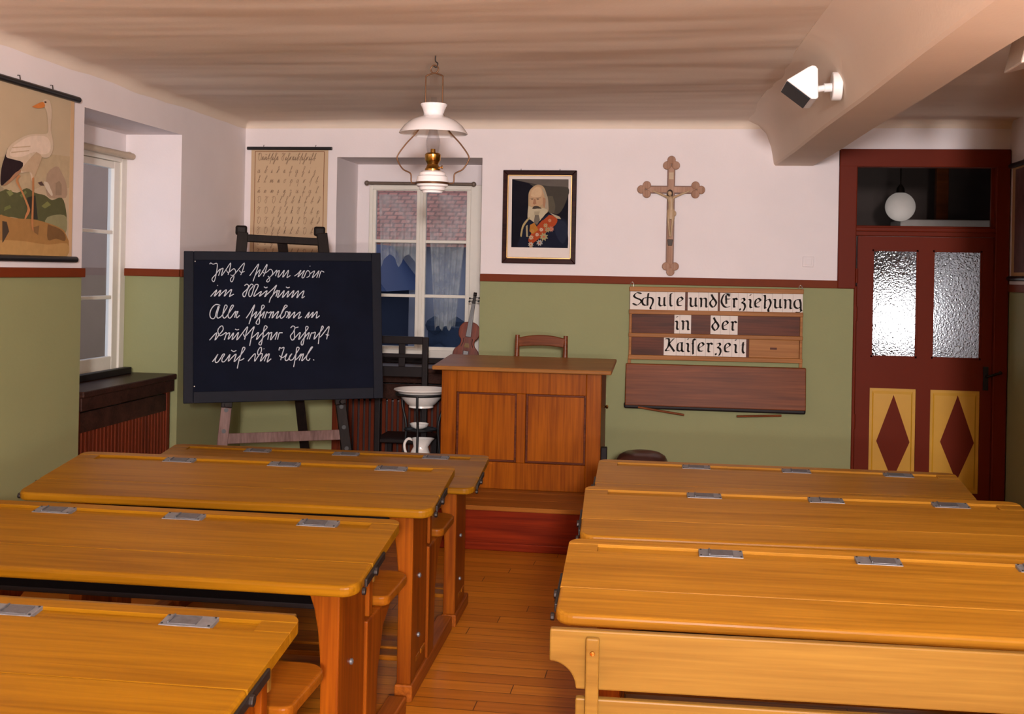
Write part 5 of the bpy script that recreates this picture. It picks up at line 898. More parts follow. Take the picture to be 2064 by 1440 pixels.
# ------------------------------------------------------------------ radiator covers in the window recesses
def cover(name, label, W_, D_, loc, rz, zs, back_h):
    r = empty(name, loc, rz, label, 'radiator cover', 'slatted radiator covers under the windows')
    # local: x along the wall, y into the recess, front at y = 0
    g = G(lambda p: (p.x, p.y, p.z)); g.prism(rrect(0.0, W_, -0.05, D_, 0.01, 0.01), 'z', zs - 0.035, zs); g.obj('shelf_board', M_DARKSHELF, r, bevel=0.006)
    g = G(); g.box(0.005, W_ - 0.005, -0.035, -0.015, zs - 0.11, zs - 0.035); g.obj('fascia', M_DARKSHELF, r, bevel=0.004)
    g = G(); g.box(0.005, W_ - 0.005, 0.0, 0.02, zs - 0.235, zs - 0.125); g.obj('top_rail', M_DARKSHELF, r, bevel=0.003)
    g = G(); g.box(0.005, W_ - 0.005, 0.0, 0.02, 0.0, 0.09); g.obj('bottom_rail', M_DARKSHELF, r, bevel=0.003)
    g = G(); n = int(W_ / 0.043)
    for k in range(n):
        x = 0.05 + (W_ - 0.1) * k / (n - 1); g.box(x - 0.013, x + 0.013, 0.004, 0.018, 0.07, zs - 0.22)
    g.obj('slats', M_SLAT, r, bevel=0.003)
    for x0 in (0.0, W_ - 0.045):
        g = G(); g.box(x0, x0 + 0.045, -0.005, 0.03, 0, zs - 0.035); g.obj('end_post', M_SLAT, r, bevel=0.004)
    g = G(); g.box(0.02, W_ - 0.02, 0.06, 0.075, 0.02, zs - 0.26); g.obj('radiator', plain('dark_radiator', (0.03, 0.012, 0.010), 0.6), r)
    g = G(); g.box(0.0, W_ * 0.93, D_ - 0.15, D_ - 0.10, zs, zs + 0.042); g.obj('back_ledge', M_DARKWOOD, r, bevel=0.005)
    return r
cover('radiator_cover', 'dark red slatted radiator cover with a dark shelf under the left wall window', 1.150, 0.37, (XL - 0.028, 5.712, 0), math.pi / 2, 0.905, 0)
rc = cover('radiator_cover', 'dark red slatted radiator cover under the back wall window, partly behind the washstand', 1.07, 0.52, (-2.478, 7.975, 0), 0, 0.895, 0)

# ------------------------------------------------------------------ violin in the back window
vl = empty('violin', (-1.520, 8.06, 0.903), label='brown violin standing upright in the right corner of the back window recess', cat='violin', rot=(math.radians(-7), math.radians(7.5), math.radians(6)))
half = [(0.0, 0.0), (0.040, 0.002), (0.072, 0.018), (0.098, 0.055), (0.103, 0.095), (0.094, 0.130), (0.074, 0.152), (0.060, 0.168), (0.054, 0.190), (0.056, 0.212), (0.070, 0.228), (0.079, 0.245), (0.083, 0.275), (0.077, 0.312), (0.055, 0.342), (0.025, 0.354), (0.0, 0.355)]
hs = [tuple(p) for p in catmull([Vector((a, b)) for a, b in half], 4)]
out = hs + [(-x, z) for x, z in hs[-2:0:-1]]
g = G(); g.prism(out, 'y', -0.018, 0.018); bd = g.obj('body', M_VIOLIN, vl, bevel=0.004, seg=2); vl.scale = (0.93, 0.93, 0.93)
g = G()
for sx in (-1, 1): g.tube(catmull([(sx * 0.030, -0.0185, 0.225), (sx * 0.036, -0.0185, 0.215), (sx * 0.034, -0.0185, 0.19), (sx * 0.044, -0.0185, 0.165), (sx * 0.048, -0.0185, 0.155)]), 0.0022, 6)
g.obj('sound_holes', M_BLACKIRON, bd)
g = G(); g.box(-0.013, 0.013, -0.03, -0.012, 0.345, 0.50); g.obj('neck', M_VIOLIN, vl, bevel=0.004)
g = G(); g.prism([(-0.021, 0.235), (0.021, 0.235), (0.0125, 0.50), (-0.0125, 0.50)], 'y', -0.044, -0.032); g.obj('fingerboard', M_BLACK, vl, bevel=0.002)
g = G(); g.prism([(-0.014, 0.50), (0.014, 0.50), (0.009, 0.565), (-0.009, 0.565)], 'y', -0.036, -0.010); g.lathe([(0.016, -0.013), (0.016, 0.013)], 16, (0, -0.018, 0.575), 'x'); g.obj('scroll', M_DARKWOOD, vl, bevel=0.003)
for k, z in enumerate((0.512, 0.525, 0.538, 0.551)):
    sx = 1 if k % 2 else -1; g = G(); g.tube([(0, -0.023, z), (sx * 0.030, -0.023, z)], 0.003, 6); g.ball((sx * 0.036, -0.023, z), 0.008, 6); g.obj('tuning_peg', M_BLACK, vl, smooth=60)
g = G(); g.prism([(-0.020, 0.150), (0.020, 0.150), (0.013, 0.182), (-0.013, 0.182)], 'y', -0.021, -0.016); g.prism([(-0.021, 0.155), (0.021, 0.155), (0.015, 0.185), (-0.015, 0.185)], 'y', -0.046, -0.0185, 0.9); g.obj('bridge', M_PALE, vl)
g = G(); g.prism([(-0.012, 0.02), (0.012, 0.02), (0.022, 0.125), (-0.022, 0.125)], 'y', -0.036, -0.028); g.obj('tailpiece', M_BLACK, vl, bevel=0.002)
g = G()
for x in (-0.009, -0.003, 0.003, 0.009): g.tube([(x * 1.3, -0.034, 0.125), (x * 1.2, -0.048, 0.17), (x * 0.7, -0.046, 0.50)], 0.0007, 4)
g.obj('strings', M_IRON, vl)

# ------------------------------------------------------------------ blackboard on its easel
BL = Vector((-2.8683, 6.3, 0.7864)); E_ = Vector((0.90883, 0.41693, 0.013647)); U_ = Vector((-0.070314, 0.120862, 0.990176)); N_ = E_.cross(U_).normalized()
def bp_(u, v, d=0.0): return BL + E_ * u + U_ * v + N_ * d
BW, BH = 1.192, 0.912
bb = empty('blackboard', BL, label='large black chalkboard with five lines of white handwriting on the easel', cat='blackboard')
R3 = Matrix((E_, U_, N_)).transposed().to_4x4()
bb.rotation_euler = R3.to_euler()
g = G(); g.box(0.03, BW - 0.03, 0.03, BH - 0.03, -0.028, -0.006); g.obj('writing_surface', M_SLATE, bb)
g = G()
for x0, x1, y0, y1 in ((0, 0.058, 0, BH), (BW - 0.058, BW, 0, BH), (0.058, BW - 0.058, 0, 0.068), (0.058, BW - 0.058, BH - 0.055, BH)): g.box(x0, x1, y0, y1, -0.034, 0.0)
g.obj('frame', M_BBFRAME, bb, bevel=0.004)
for x, y in ((0.066, 0.85), (0.064, 0.10)):
    g = G(); g.lathe([(0.004, -0.006), (0.004, -0.002), (0.001, -0.001)], 8, (x, y, 0)); g.obj('nail', M_STEEL, bb)
for ln in range(5):
    g = G()
    for l_, stk in CHALK:
        if l_ == ln: g.ribbon(catmull(stk, 4), 0.0054 if ln else 0.0046, lambda u, v, d: (u, v, -0.0052 + d))
    g.obj('chalk_writing', M_CHALK, bb, recalc=False)

es = empty('easel', (-2.35, 6.9, 0), label='dark wooden easel carrying the blackboard, pale worn lower legs', cat='easel')
es_inv = Matrix.Translation((2.35, -6.9, 0))
def eb(p): return es_inv @ p
g0 = -0.056
def leg_seg(u0, v0, u1, v1, w, d, name, mat, dd=g0):
    g = G(); g.bar(eb(bp_(u0, v0, dd)), eb(bp_(u1, v1, dd)), w, d, N_); return g.obj(name, mat, es, bevel=0.004)
vf = -0.782
for (ub, ut, um) in ((0.165, 0.352, 0.250), (1.020, 0.828, 0.935)):
    l_ = leg_seg(ub, vf - 0.004, um + (ut - um) * 0.0, -0.03, 0.062, 0.034, 'leg', M_EASELWORN if ub < 0.5 else M_EASEL)
    leg_seg(um, -0.03, ut - (ut - um) * 0.03, 1.04, 0.066, 0.036, 'upright', M_EASEL)
    for v in (-0.045, -0.17, -0.30):
        g = G(); u = ub + (um - ub) * (v - vf) / (-0.03 - vf); g.tube([eb(bp_(u, v, g0 + 0.012)), eb(bp_(u, v, g0 + 0.0185))], 0.013, 12); g.obj('peg_hole', M_BLACKIRON, l_)
    g = G(); g.tube([eb(bp_(um, -0.016, g0 - 0.02)), eb(bp_(um, -0.016, 0.035))], 0.0125, 12); g.obj('peg', M_EASEL, es, smooth=50)
    g = G()
    hp = [eb(bp_(ut - (0.030 if ut < 0.5 else 0.026), 1.03, g0)), eb(bp_(ut + 0.005, 1.075, g0))]
    g.bar(hp[0] * 0.5 + hp[1] * 0.5 - Vector((0, 0, 0.03)), hp[0] * 0.5 + hp[1] * 0.5 + Vector((0, 0, 0.03)), 0.07, 0.036, N_); g.obj('upright_head', M_EASEL, es, bevel=0.012)
leg_seg(0.36, 1.005, 0.82, 0.985, 0.045, 0.03, 'cross_rail', M_EASEL)
leg_seg(0.25, -0.215, 0.945, -0.215, 0.062, 0.024, 'cross_rail', M_EASELWORN)
g = G(); a = eb(bp_(0.59, 0.985, g0 - 0.035)); bft = eb(Vector((-2.42, 7.35, 0.0))); g.bar(a, bft, 0.06, 0.03, N_); g.obj('rear_leg', M_EASEL, es, bevel=0.004)

# ------------------------------------------------------------------ wall pictures
def picture(name, parent, polys, place, clip, thick=0.0003, rough=0.8):
    g = G(); mats = []; idx = {}
    for k, (col, pts) in enumerate(polys):
        col = tuple(col)
        if col not in idx:
            idx[col] = len(mats); mats.append(plain('print_%d_%d_%d' % tuple(int(c * 999) for c in col), col, rough, var=0.14, scale=28, Specular_IOR_Level=0.05))
        g.mi = idx[col]
        sm = catmull([Vector(p) for p in pts] + [Vector(pts[0])], 3)[:-1] if len(pts) > 5 else [Vector(p) for p in pts]
        g.poly([place(min(max(p.x, clip[0]), clip[1]), min(max(p.y, clip[2]), clip[3]), (k + 1) * thick) for p in sm])
    return g.obj(name, mats, parent, recalc=False)

# stork chart on the left wall
Y0, Y1, ZT, ZB = 4.46, 5.575, 2.462, 1.636
sc = empty('wall_chart', (XL, 5.0, 1.62), label='school wall chart with a white stork on the left wall', cat='wall chart')
rel = lambda p: (p[0] - XL, p[1] - 5.0, p[2] - 1.62)
g = G(); g.box(0.008, 0.011, Y0 - 5, Y1 - 5, ZB - 1.62, ZT - 1.62); sheet = g.obj('paper_sheet', plain('chart_sky_paper', (0.50, 0.385, 0.245), 0.85, var=0.08, scale=4), sc)
picture('printed_picture', sheet, STORK, lambda y, z, d: rel((XL + 0.0112 + d, y, z)), (Y0, Y1 - 0.03, ZB + 0.002, ZT - 0.002))
g = G(); g.box(0.0113, 0.0118, Y1 - 5 - 0.035, Y1 - 5, ZB - 1.62, ZT - 1.62); g.obj('paper_margin', M_PAPEREDGE, sheet)
for z, nm in ((ZT + 0.012, 'top_rod'), (ZB - 0.014, 'bottom_rod')):
    g = G(); g.tube([(0.016, Y0 - 5 - 0.02, z - 1.62), (0.016, Y1 - 5 + 0.035, z - 1.62)], 0.0165, 14); g.obj(nm, M_BLACK, sc, smooth=50)
for y in (5.07, 5.36):
    g = G(); g.tube([(0.016, y - 5, ZT - 1.62 + 0.02), (0.012, y - 5, ZT - 1.62 + 0.05), (0.0, y - 5, ZT - 1.62 + 0.05)], 0.0025, 6); g.obj('hook', M_IRON, sc)

# handwriting chart on the back wall
KU = {'n': ([[(0, 0), (.35, 1), (.2, 0), (.6, 1), (.45, 0), (.75, .4)]], .8), 'e': ([[(0, 0), (.3, 1), (.2, .1)], [(.25, .7), (.5, 1), (.4, 0), (.65, .4)]], .7), 'i': ([[(0, 0), (.35, 1), (.2, 0), (.5, .4)], [(.45, 1.5), (.5, 1.6)]], .5),
      'u': ([[(0, 0), (.35, 1), (.2, 0), (.7, 1), (.55, 0), (.85, .4)], [(.3, 1.6), (.5, 1.4), (.7, 1.6)]], .85), 'm': ([[(0, 0), (.3, 1), (.2, 0), (.6, 1), (.5, 0), (.9, 1), (.8, 0), (1.05, .4)]], 1.1), 'r': ([[(0, 0), (.3, 1), (.2, 0), (.5, .9), (.8, .85)]], .8),
      't': ([[(0, 0), (.7, 2), (.5, .9), (.35, -.2)], [(.2, .6), (.5, .4), (.8, .6)]], .8), 'd': ([[(0, 0), (.4, 1), (.25, 0), (.6, .9), (.75, 1.7), (.6, 2), (.4, 1.5), (.6, .9), (.9, 1)]], .9), 'b': ([[(0, 0), (.5, 1.2), (.85, 1.9), (.65, 2), (.4, 1), (.3, 0), (.6, .3), (.7, 1), (.9, .9)]], .9),
      'l': ([[(0, 0), (.5, 1.2), (.8, 1.9), (.6, 2), (.35, 1), (.3, .1), (.6, .3)]], .65), 's': ([[(0, 0), (.8, 2), (.5, .8), (.2, -1)]], .6), 'c': ([[(0, 0), (.35, 1), (.2, 0), (.5, .4)]], .5),
      'h': ([[(0, 0), (.7, 1.6), (.6, 2), (.4, 1.6), (.3, 0), (0, -.9), (.2, -1), (.35, -.4), (.65, .3)]], .7), 'f': ([[(0, 0), (.7, 1.8), (.5, 2), (.35, 1), (.1, -1)], [(.2, .2), (.5, .2), (.7, .5)]], .7),
      'a': ([[(.3, 1), (.05, .6), (.1, 0), (.4, .4), (.6, 1), (.5, 0), (.8, .4)]], .85), 'g': ([[(.3, 1), (.05, .6), (.1, 0), (.4, .4), (.6, 1), (.4, -.8), (.15, -1), (.1, -.6), (.8, .4)]], .85), 'j': ([[(0, 0), (.4, 1), (.2, -.8), (0, -1), (0, -.6), (.5, .4)], [(.45, 1.5), (.5, 1.6)]], .6),
      'k': ([[(0, 0), (.6, 1.8), (.45, 2), (.3, 0)], [(.2, .8), (.6, 1), (.3, .6), (.65, .1)]], .8), 'o': ([[(.3, 1), (.05, .6), (.1, 0), (.4, .3), (.45, 1), (.7, .9)]], .75), 'p': ([[(0, 0), (.35, 1), (.1, -1)], [(.2, .2), (.5, 1), (.7, .5), (.4, 0)]], .8), 'q': ([[(.3, 1), (.05, .6), (.1, 0), (.4, .4), (.6, 1), (.4, -1)]], .8),
      'v': ([[(0, 0), (.35, 1), (.2, 0), (.6, .9), (.6, .2), (.3, 0)]], .8), 'w': ([[(0, 0), (.35, 1), (.2, 0), (.6, 1), (.45, 0), (.85, .9), (.8, .2), (.6, 0)]], 1.0), 'x': ([[(0, 0), (.35, 1), (.2, 0), (.5, .4)], [(.2, 0), (-.05, -.5), (.2, -.5)]], .6), 'y': ([[(0, 0), (.35, 1), (.2, 0), (.6, 1), (.3, -1), (.1, -.8), (.7, .3)]], .8), 'z': ([[(0, .6), (.3, 1), (.45, .6), (.15, 0), (.4, -.5), (.1, -1), (.1, -.6), (.6, .3)]], .7),
      'D': ([[(.5, 2), (.25, 1.2), (.3, .2), (.7, 0), (1.0, .8), (.8, 1.8), (.3, 1.9), (0, 1.5)]], 1.1), 'S': ([[(0, 1.6), (.3, 2), (.6, 1.7), (1.0, 1.8)], [(.6, 1.7), (.1, .8), (.2, .1), (.5, 0), (.6, .8), (.6, 1.7)]], 1.0), ' ': ([], .8)}
wc = empty('wall_chart', (-2.845, YB, 1.60), label='yellowed handwriting alphabet chart on the back wall above the easel', cat='wall chart')
W_, zt, zb = 0.295, 0.872, 0.0
g = G(); g.box(-W_, W_, -0.008, -0.005, zb, zt); sh = g.obj('paper_sheet', M_PAPER, wc)
pl = lambda u, v, d: (u, -0.0085 - d, v)
g = G()
for q in ([(-W_ + .03, zb + .03), (-W_ + .03, zt - .012)], [(W_ - .03, zb + .03), (W_ - .03, zt - .012)], [(-W_ + .03, zt - .012), (W_ - .03, zt - .012)], [(-W_ + .03, zb + .03), (W_ - .03, zb + .03)]): g.ribbon(q, 0.004, pl)
g.obj('printed_border', M_BROWN, sh, recalc=False)
def write(text, x, z, s_, w, gap=0.0):
    for ch in text:
        stk, adv = KU[ch]
        for q in stk: g.ribbon(catmull([Vector((x + (a + b * 0.12) * s_, z + b * s_)) for a, b in q], 3), w, pl)
        x += (adv + gap) * s_
g = G(); write('Deutsche Schreibschrift', -0.247, 0.795, 0.0272, 0.0034); g.obj('handwriting', M_INK, sh, recalc=False)
for z, t in ((0.700, 'abcdefghij'), (0.628, 'klmnopqrst'), (0.552, 'uvwxyzafgl'), (0.478, 'DSDlhbkftd'), (0.400, 'SDbhlkSftp'), (0.325, 'DShbfklDtd'), (0.25, 'SDhfklbDtS'), (0.17, 'DShbfklDtd'), (0.09, 'SDhfklbDtS')):
    g = G(); write(t, -0.245, z, 0.0255, 0.0026, 1.15); g.obj('handwriting', M_INK, sh, recalc=False)
for z, nm in ((zt + 0.010, 'top_rod'), (zb - 0.01, 'bottom_rod')):
    g = G(); g.tube([(-0.325, -0.013, z), (0.325, -0.013, z)], 0.0125, 14); g.obj(nm, M_BLACK, wc, smooth=50)
for x in (-0.20, 0.20):
    g = G(); g.tube([(x, -0.012, zt + 0.02), (x, -0.008, zt + 0.035), (x, 0.0, zt + 0.035)], 0.002, 6); g.obj('hook', M_IRON, wc)

# chart on the right wall, mostly outside the view
rw = empty('wall_chart', (XR, 7.35, 1.60), label='dark chart with a pale left border hanging on the right wall beside the door', cat='wall chart')
g = G(); g.box(-0.011, -0.008, -0.55, 0.55, 0.03, 0.76); sh = g.obj('paper_sheet', plain('tan_sheet', (0.42, 0.24, 0.11), 0.85), rw)
g = G(); g.box(-0.0125, -0.011, -0.50, 0.485, 0.06, 0.74); g.obj('printed_picture', plain('dark_red_print', (0.10, 0.035, 0.03), 0.8, var=0.6, scale=14), sh)
for z, nm in ((0.77, 'top_rod'), (0.02, 'bottom_rod')):
    g = G(); g.tube([(-0.017, -0.58, z), (-0.017, 0.575, z)], 0.017, 12); g.obj(nm, M_BLACK, rw, smooth=50)
g = G(); g.tube([(-0.016, 0.3, 0.785), (-0.008, 0.3, 0.81), (0, 0.3, 0.81)], 0.0025, 6); g.obj('hook', M_IRON, rw)

# framed portrait
pt = empty('framed_portrait', (-0.977, YB, 1.995), label='black framed portrait of a bearded man in a medalled uniform', cat='picture')
q = lambda x, z: (x + 0.977, z - 1.995)
g = G()
x0, x1, z0, z1 = -0.265, 0.263, -0.332, 0.335
for poly in ([(x0, z0), (x1, z0), (x1 - .033, z0 + .036), (x0 + .033, z0 + .036)], [(x1, z0), (x1, z1), (x1 - .033, z1 - .034), (x1 - .033, z0 + .036)], [(x1, z1), (x0, z1), (x0 + .033, z1 - .034), (x1 - .033, z1 - .034)], [(x0, z1), (x0, z0), (x0 + .033, z0 + .036), (x0 + .033, z1 - .034)]): g.prism(poly, 'y', -0.034, -0.004)
g.obj('frame', M_FRAMEDARK, pt, bevel=0.004)
g = G(); a0, a1, b0, b1 = x0 + .032, x1 - .032, z0 + .035, z1 - .033
for u0, u1, v0, v1 in ((a0, a0 + .008, b0, b1), (a1 - .008, a1, b0, b1), (a0, a1, b0, b0 + .010), (a0, a1, b1 - .008, b1)): g.box(u0, u1, -0.030, -0.018, v0, v1)
g.obj('gilt_slip', M_GILT, pt, bevel=0.002)
g = G(); g.box(a0, a1, -0.014, -0.006, b0, b1); mt = g.obj('mount', M_MOUNT, pt)
picture('print', mt, PORTRAIT, lambda x, z, d: (x + 0.977, -0.0142 - d * 0.5, z - 1.995), (-1.182, -0.768, 1.778, 2.268))
g = G(); g.box(a0, a1, -0.0255, -0.0235, b0, b1); g.obj('picture_glass', M_PICGLASS, pt)
for x in (-0.14, 0.14):
    g = G(); g.tube([(x, -0.012, z1), (x, -0.010, z1 + .010), (x, 0, z1 + .010)], 0.002, 6); g.obj('hook', M_IRON, pt)

# crucifix
cr = empty('crucifix', (-0.050, YB, 2.0), label='wooden crucifix with trefoil ends on the upper back wall', cat='crucifix')
g = G()
def trefoil(cx, cz, dx, dz):
    r = 0.029
    for ox, oz in ((dx * .032, dz * .032), (dz * .030 - dx * .006, dx * .030 - dz * .006), (-dz * .030 - dx * .006, -dx * .030 - dz * .006)):
        g.lathe([(r, -0.034), (r - .004, -0.038), (r * .55, -0.036)][::-1] + [(r, -0.012)], 20, (cx + ox, 0, cz + oz), 'y')
g.box(-0.027, 0.027, -0.032, -0.010, -0.36, 0.37); g.box(-0.17, 0.17, -0.0315, -0.0105, 0.172, 0.226)
cr_edge = g.obj('cross', M_CROSSEDGE, cr, bevel=0.002)
g = G(); g.box(-0.0195, 0.0195, -0.0345, -0.031, -0.35, 0.36); g.box(-0.165, 0.165, -0.0343, -0.031, 0.180, 0.218); g.obj('cross_inlay', M_CROSS, cr_edge, bevel=0.001)
for cx, cz, dx, dz in ((0, 0.375, 0, 1), (0.006, -0.345, 0, -1), (-0.175, 0.199, -1, 0), (0.175, 0.199, 1, 0)):
    g = G(); trefoil(cx, cz, dx, dz); g.obj('trefoil_end', M_CROSS, cr, smooth=40)
def skin(name, verts, edges, radii, mat, parent, sub=2):
    me = bpy.data.meshes.new(name); me.from_pydata(verts, edges, []); me.materials.append(mat)
    o = bpy.data.objects.new(name, me); COL.objects.link(o); o.parent = parent
    o.modifiers.new('skin', 'SKIN'); me.skin_vertices or None
    if not me.skin_vertices:
        bm = bmesh.new(); bm.from_mesh(me); bm.verts.layers.skin.verify(); bm.to_mesh(me); bm.free()
    for i, r in enumerate(radii):
        d = me.skin_vertices[0].data[i]; d.radius = (r[0], r[1]) if isinstance(r, tuple) else (r, r); d.use_root = (i == 0)
    o.modifiers['skin'].use_smooth_shade = True
    s_ = o.modifiers.new('sub', 'SUBSURF'); s_.levels = sub; s_.render_levels = sub
    return o
yb = -0.050
V = [(0.002, yb, 0.050), (0.000, yb - .004, 0.090), (-0.001, yb - .006, 0.130), (-0.003, yb - .004, 0.150), (-0.006, yb - .008, 0.164),
     (-0.026, yb, 0.146), (-0.075, yb + .010, 0.168), (-0.130, yb + .014, 0.190), (0.024, yb, 0.146), (0.078, yb + .010, 0.170), (0.132, yb + .014, 0.192),
     (-0.012, yb, 0.035), (-0.014, yb - .012, -0.035), (-0.006, yb, -0.105), (-0.004, yb - .006, -0.135), (0.014, yb, 0.035), (0.014, yb - .012, -0.035), (0.006, yb - .002, -0.105), (0.004, yb - .008, -0.135)]
Ed = [(0, 1), (1, 2), (2, 3), (3, 4), (2, 5), (5, 6), (6, 7), (2, 8), (8, 9), (9, 10), (0, 11), (11, 12), (12, 13), (13, 14), (0, 15), (15, 16), (16, 17), (17, 18)]
Rr = [(.021, .014), (.019, .013), (.024, .014), .009, .009, .010, .0075, .005, .010, .0075, .005, .013, .010, .007, .005, .013, .010, .007, .005]
cp = skin('carved_figure', V, Ed, Rr, M_CORPUS, cr)
g = G(); g.ball((-0.008, yb - .010, 0.172), 0.0155, 10, 1.25); g.obj('head', M_CORPUS, cp, smooth=80)
g = G(); g.ball((-0.006, yb - .004, 0.180), 0.0185, 10, 1.0); g.ball((-0.020, yb - .004, 0.164), 0.009, 8, 1.6); g.ball((0.006, yb - .004, 0.166), 0.009, 8, 1.6); g.obj('hair', M_CORPUSHAIR, cp, smooth=80)
g = G(lambda p: (p.x, p.y * 0.7 + yb, p.z)); g.lathe([(0.021, 0.062), (0.027, 0.05), (0.028, 0.02), (0.026, -0.01), (0.020, -0.012)], 20, (0.002, 0, 0)); g.ball((0.028, 0, 0.03), 0.012, 8, 1.6); g.obj('loincloth', M_CORPUS, cp, smooth=60)
g = G(); g.prism([(-0.02, -0.15), (0.02, -0.15), (0.014, -0.195), (-0.014, -0.195)], 'y', -0.045, -0.034); g.obj('plaque', M_CORPUSHAIR, cr, bevel=0.003)
g = G(); g.prism([(-0.016, 0.27), (0.016, 0.27), (0.016, 0.32), (-0.016, 0.32)], 'y', -0.038, -0.034); g.obj('title_board', M_CORPUS, cr, bevel=0.001)

# light switch
sw = empty('light_switch', (0.897, YB, 1.71), label='small white light switch on the back wall beside the door', cat='light switch')
g = G(); g.box(-0.038, 0.038, -0.010, 0, -0.036, 0.036); g.obj('plate', M_WHITEWALL, sw, bevel=0.004)
g = G(); g.box(-0.022, 0.022, -0.014, -0.009, -0.024, 0.024); g.obj('rocker', M_WHITEWALL, sw, bevel=0.002)

# ------------------------------------------------------------------ letter board with letter cards
lb = empty('letter_board', (0.27, YB, 0.66), label='brown wooden reading board with card rails hanging on the green back wall', cat='letter board')
xl, xr = -0.594, 0.594
zz = lambda z: z - 0.66
def skew(p): return (p.x, p.y, p.z + 0.006 * (p.x / 0.6) * 0.5)
g = G(skew); g.box(xl, xr, -0.024, -0.012, zz(1.012), zz(1.512)); g.obj('back_panel', M_BROWN2, lb)
for z0, z1 in ((1.484, 1.517), (1.325, 1.356), (1.164, 1.192), (1.006, 1.038)):
    g = G(skew); g.box(xl - 0.003, xr + 0.003, -0.050, -0.012, zz(z0), zz(z1)); g.obj('card_rail', M_OAKRAIL, lb, bevel=0.004)
for x in (xl, xr - 0.018):
    g = G(skew); g.box(x, x + 0.018, -0.046, -0.012, zz(1.01), zz(1.34)); g.obj('end_stile', M_OAKRAIL, lb, bevel=0.003)
g = G(skew); g.box(0.235, 0.574, -0.036, -0.024, zz(1.038), zz(1.164)); bl = g.obj('sliding_panel', M_OAKRAIL, lb, bevel=0.003)
g = G(skew); g.box(0.378, 0.424, -0.0375, -0.0355, zz(1.096), zz(1.110)); g.obj('finger_slot', M_BROWN2, bl)
for x in (xl - 0.006, xr - 0.018):
    g = G(skew); g.box(x, x + 0.022, -0.030, -0.012, zz(0.972), zz(1.012)); g.obj('hanging_strap', M_OAKRAIL, lb, bevel=0.002)
g = G(lambda p: (p.x, p.y - 0.035 * (0.32 - p.z) / 0.32, p.z + 0.003 * p.x)); g.box(-0.612, 0.622, -0.052, -0.022, zz(0.685), zz(0.976)); g.obj('hinged_flap', M_BROWN, lb, bevel=0.006)
g = G(); g.prism([(-0.618, zz(0.66)), (0.622, zz(0.66)), (0.624, zz(0.70)), (-0.62, zz(0.70))], 'y', -0.070, -0.010); g.obj('flap_lip', M_DARKWOOD, lb, bevel=0.01)
for a, b_ in (((-0.52, -0.075, 0.012), (-0.20, -0.085, -0.030)), ((0.16, -0.085, -0.026), (0.46, -0.075, -0.012))):
    g = G(); g.tube([a, b_], 0.0075, 8); g.obj('support_stick', M_BROWN, lb, smooth=50)
for x in (xl + 0.016, xr - 0.016):
    g = G(); g.tube(catmull([(x - .012, -0.02, zz(1.512)), (x - .010, -0.018, zz(1.535)), (x, -0.014, zz(1.548)), (x + .010, -0.018, zz(1.535)), (x + .012, -0.02, zz(1.512))]), 0.0032, 6); g.ball((x, -0.012, zz(1.545)), 0.007, 8); g.obj('hook', M_STEEL, lb, smooth=60)
# fraktur letters as broad-pen strokes: baseline 0, height of the small letters 1
FR = {'Sch': [[(.86, 1.33), (.42, 1.42), (.10, 1.10), (.30, .86), (.76, .68), (.90, .46), (.46, .06), (0, .24)], [(1.42, .88), (1.14, .82), (1.0, .46), (1.12, .15), (1.38, .05)], [(1.66, 1.38), (1.58, .70), (1.58, .05)], [(1.50, .92), (1.92, .92), (2.16, .70), (2.12, .30), (1.90, -.15), (1.95, -.32)]],
      'u': [[(0, .95), (.14, .85), (.12, .20), (.32, .02), (.58, .15)], [(.66, .97), (.66, .20), (.78, .05)]], 'l': [[(.22, 1.40), (.10, 1.25), (.10, .20), (.28, .03)]],
      'e': [[(.46, .10), (.12, .12), (.02, .50), (.12, .85), (.38, 1.02), (.58, .78), (.12, .45)]], 'n': [[(0, .95), (.13, .80), (.13, 0)], [(.15, .80), (.45, .95), (.65, .80), (.65, .10), (.75, -.02)]],
      'd': [[(.12, 1.35), (.30, 1.0), (.57, .65), (.62, .35), (.32, -.02), (.02, .25), (0, .55), (.22, .80), (.32, .95)]],
      'E': [[(.90, 1.42), (.34, 1.44), (.06, 1.0), (0, .55), (.22, .15), (.50, 0), (.85, .08)], [(.46, 1.28), (.50, .38)], [(.42, .88), (.88, .92)], [(.60, 1.40), (.85, 1.22)]],
      'r': [[(0, .95), (.16, .83), (.14, .14), (.28, .03)], [(.18, .82), (.36, 1.0), (.56, .85)]], 'z': [[(.14, .93), (.36, 1.0), (.45, .78), (.20, .55), (.42, .43), (.52, .08), (.36, -.32)], [(.0, -.12), (0, -.28)]],
      'i': [[(0, .9), (.16, .78), (.14, .14), (.28, .0)], [(.12, 1.34), (.17, 1.40)]], 'h': [[(0, 1.35), (.14, 1.22), (.12, .05), (.24, .03)], [(.14, .72), (.54, .95), (.74, .60), (.65, .20), (.48, -.15), (.54, -.38)]],
      'g': [[(.56, .97), (.16, .90), (0, .55), (.10, .15), (.40, .02), (.62, .16)], [(.56, .97), (.68, .60), (.70, -.08), (.76, -.25), (.42, -.44), (.16, -.40)]],
      'K': [[(.0, 1.35), (.34, 1.30), (.28, .55), (.0, .06), (.38, .10)], [(.86, 1.38), (.44, .92), (.40, .75), (.75, .26), (.92, 0)]], 'a': [[(.56, .97), (.08, .85), (.02, .15), (.38, .05), (.52, .25)], [(.52, .97), (.52, .15), (.72, .0)]],
      's': [[(.30, 1.36), (.10, 1.2), (.12, -.25)], [(.0, .92), (.12, .86)], [(.22, 1.40), (.36, 1.28)]], 't': [[(.20, 1.15), (.15, .25), (.30, -.02)], [(.0, .84), (.32, .90)]]}
WORDS = {0: ((4, 'Schule'), (3, 'und'), (9, 'Erziehung')), 1: ((2, 'in'), (3, 'der')), 2: ((10, 'Kaiserzeit'),)}
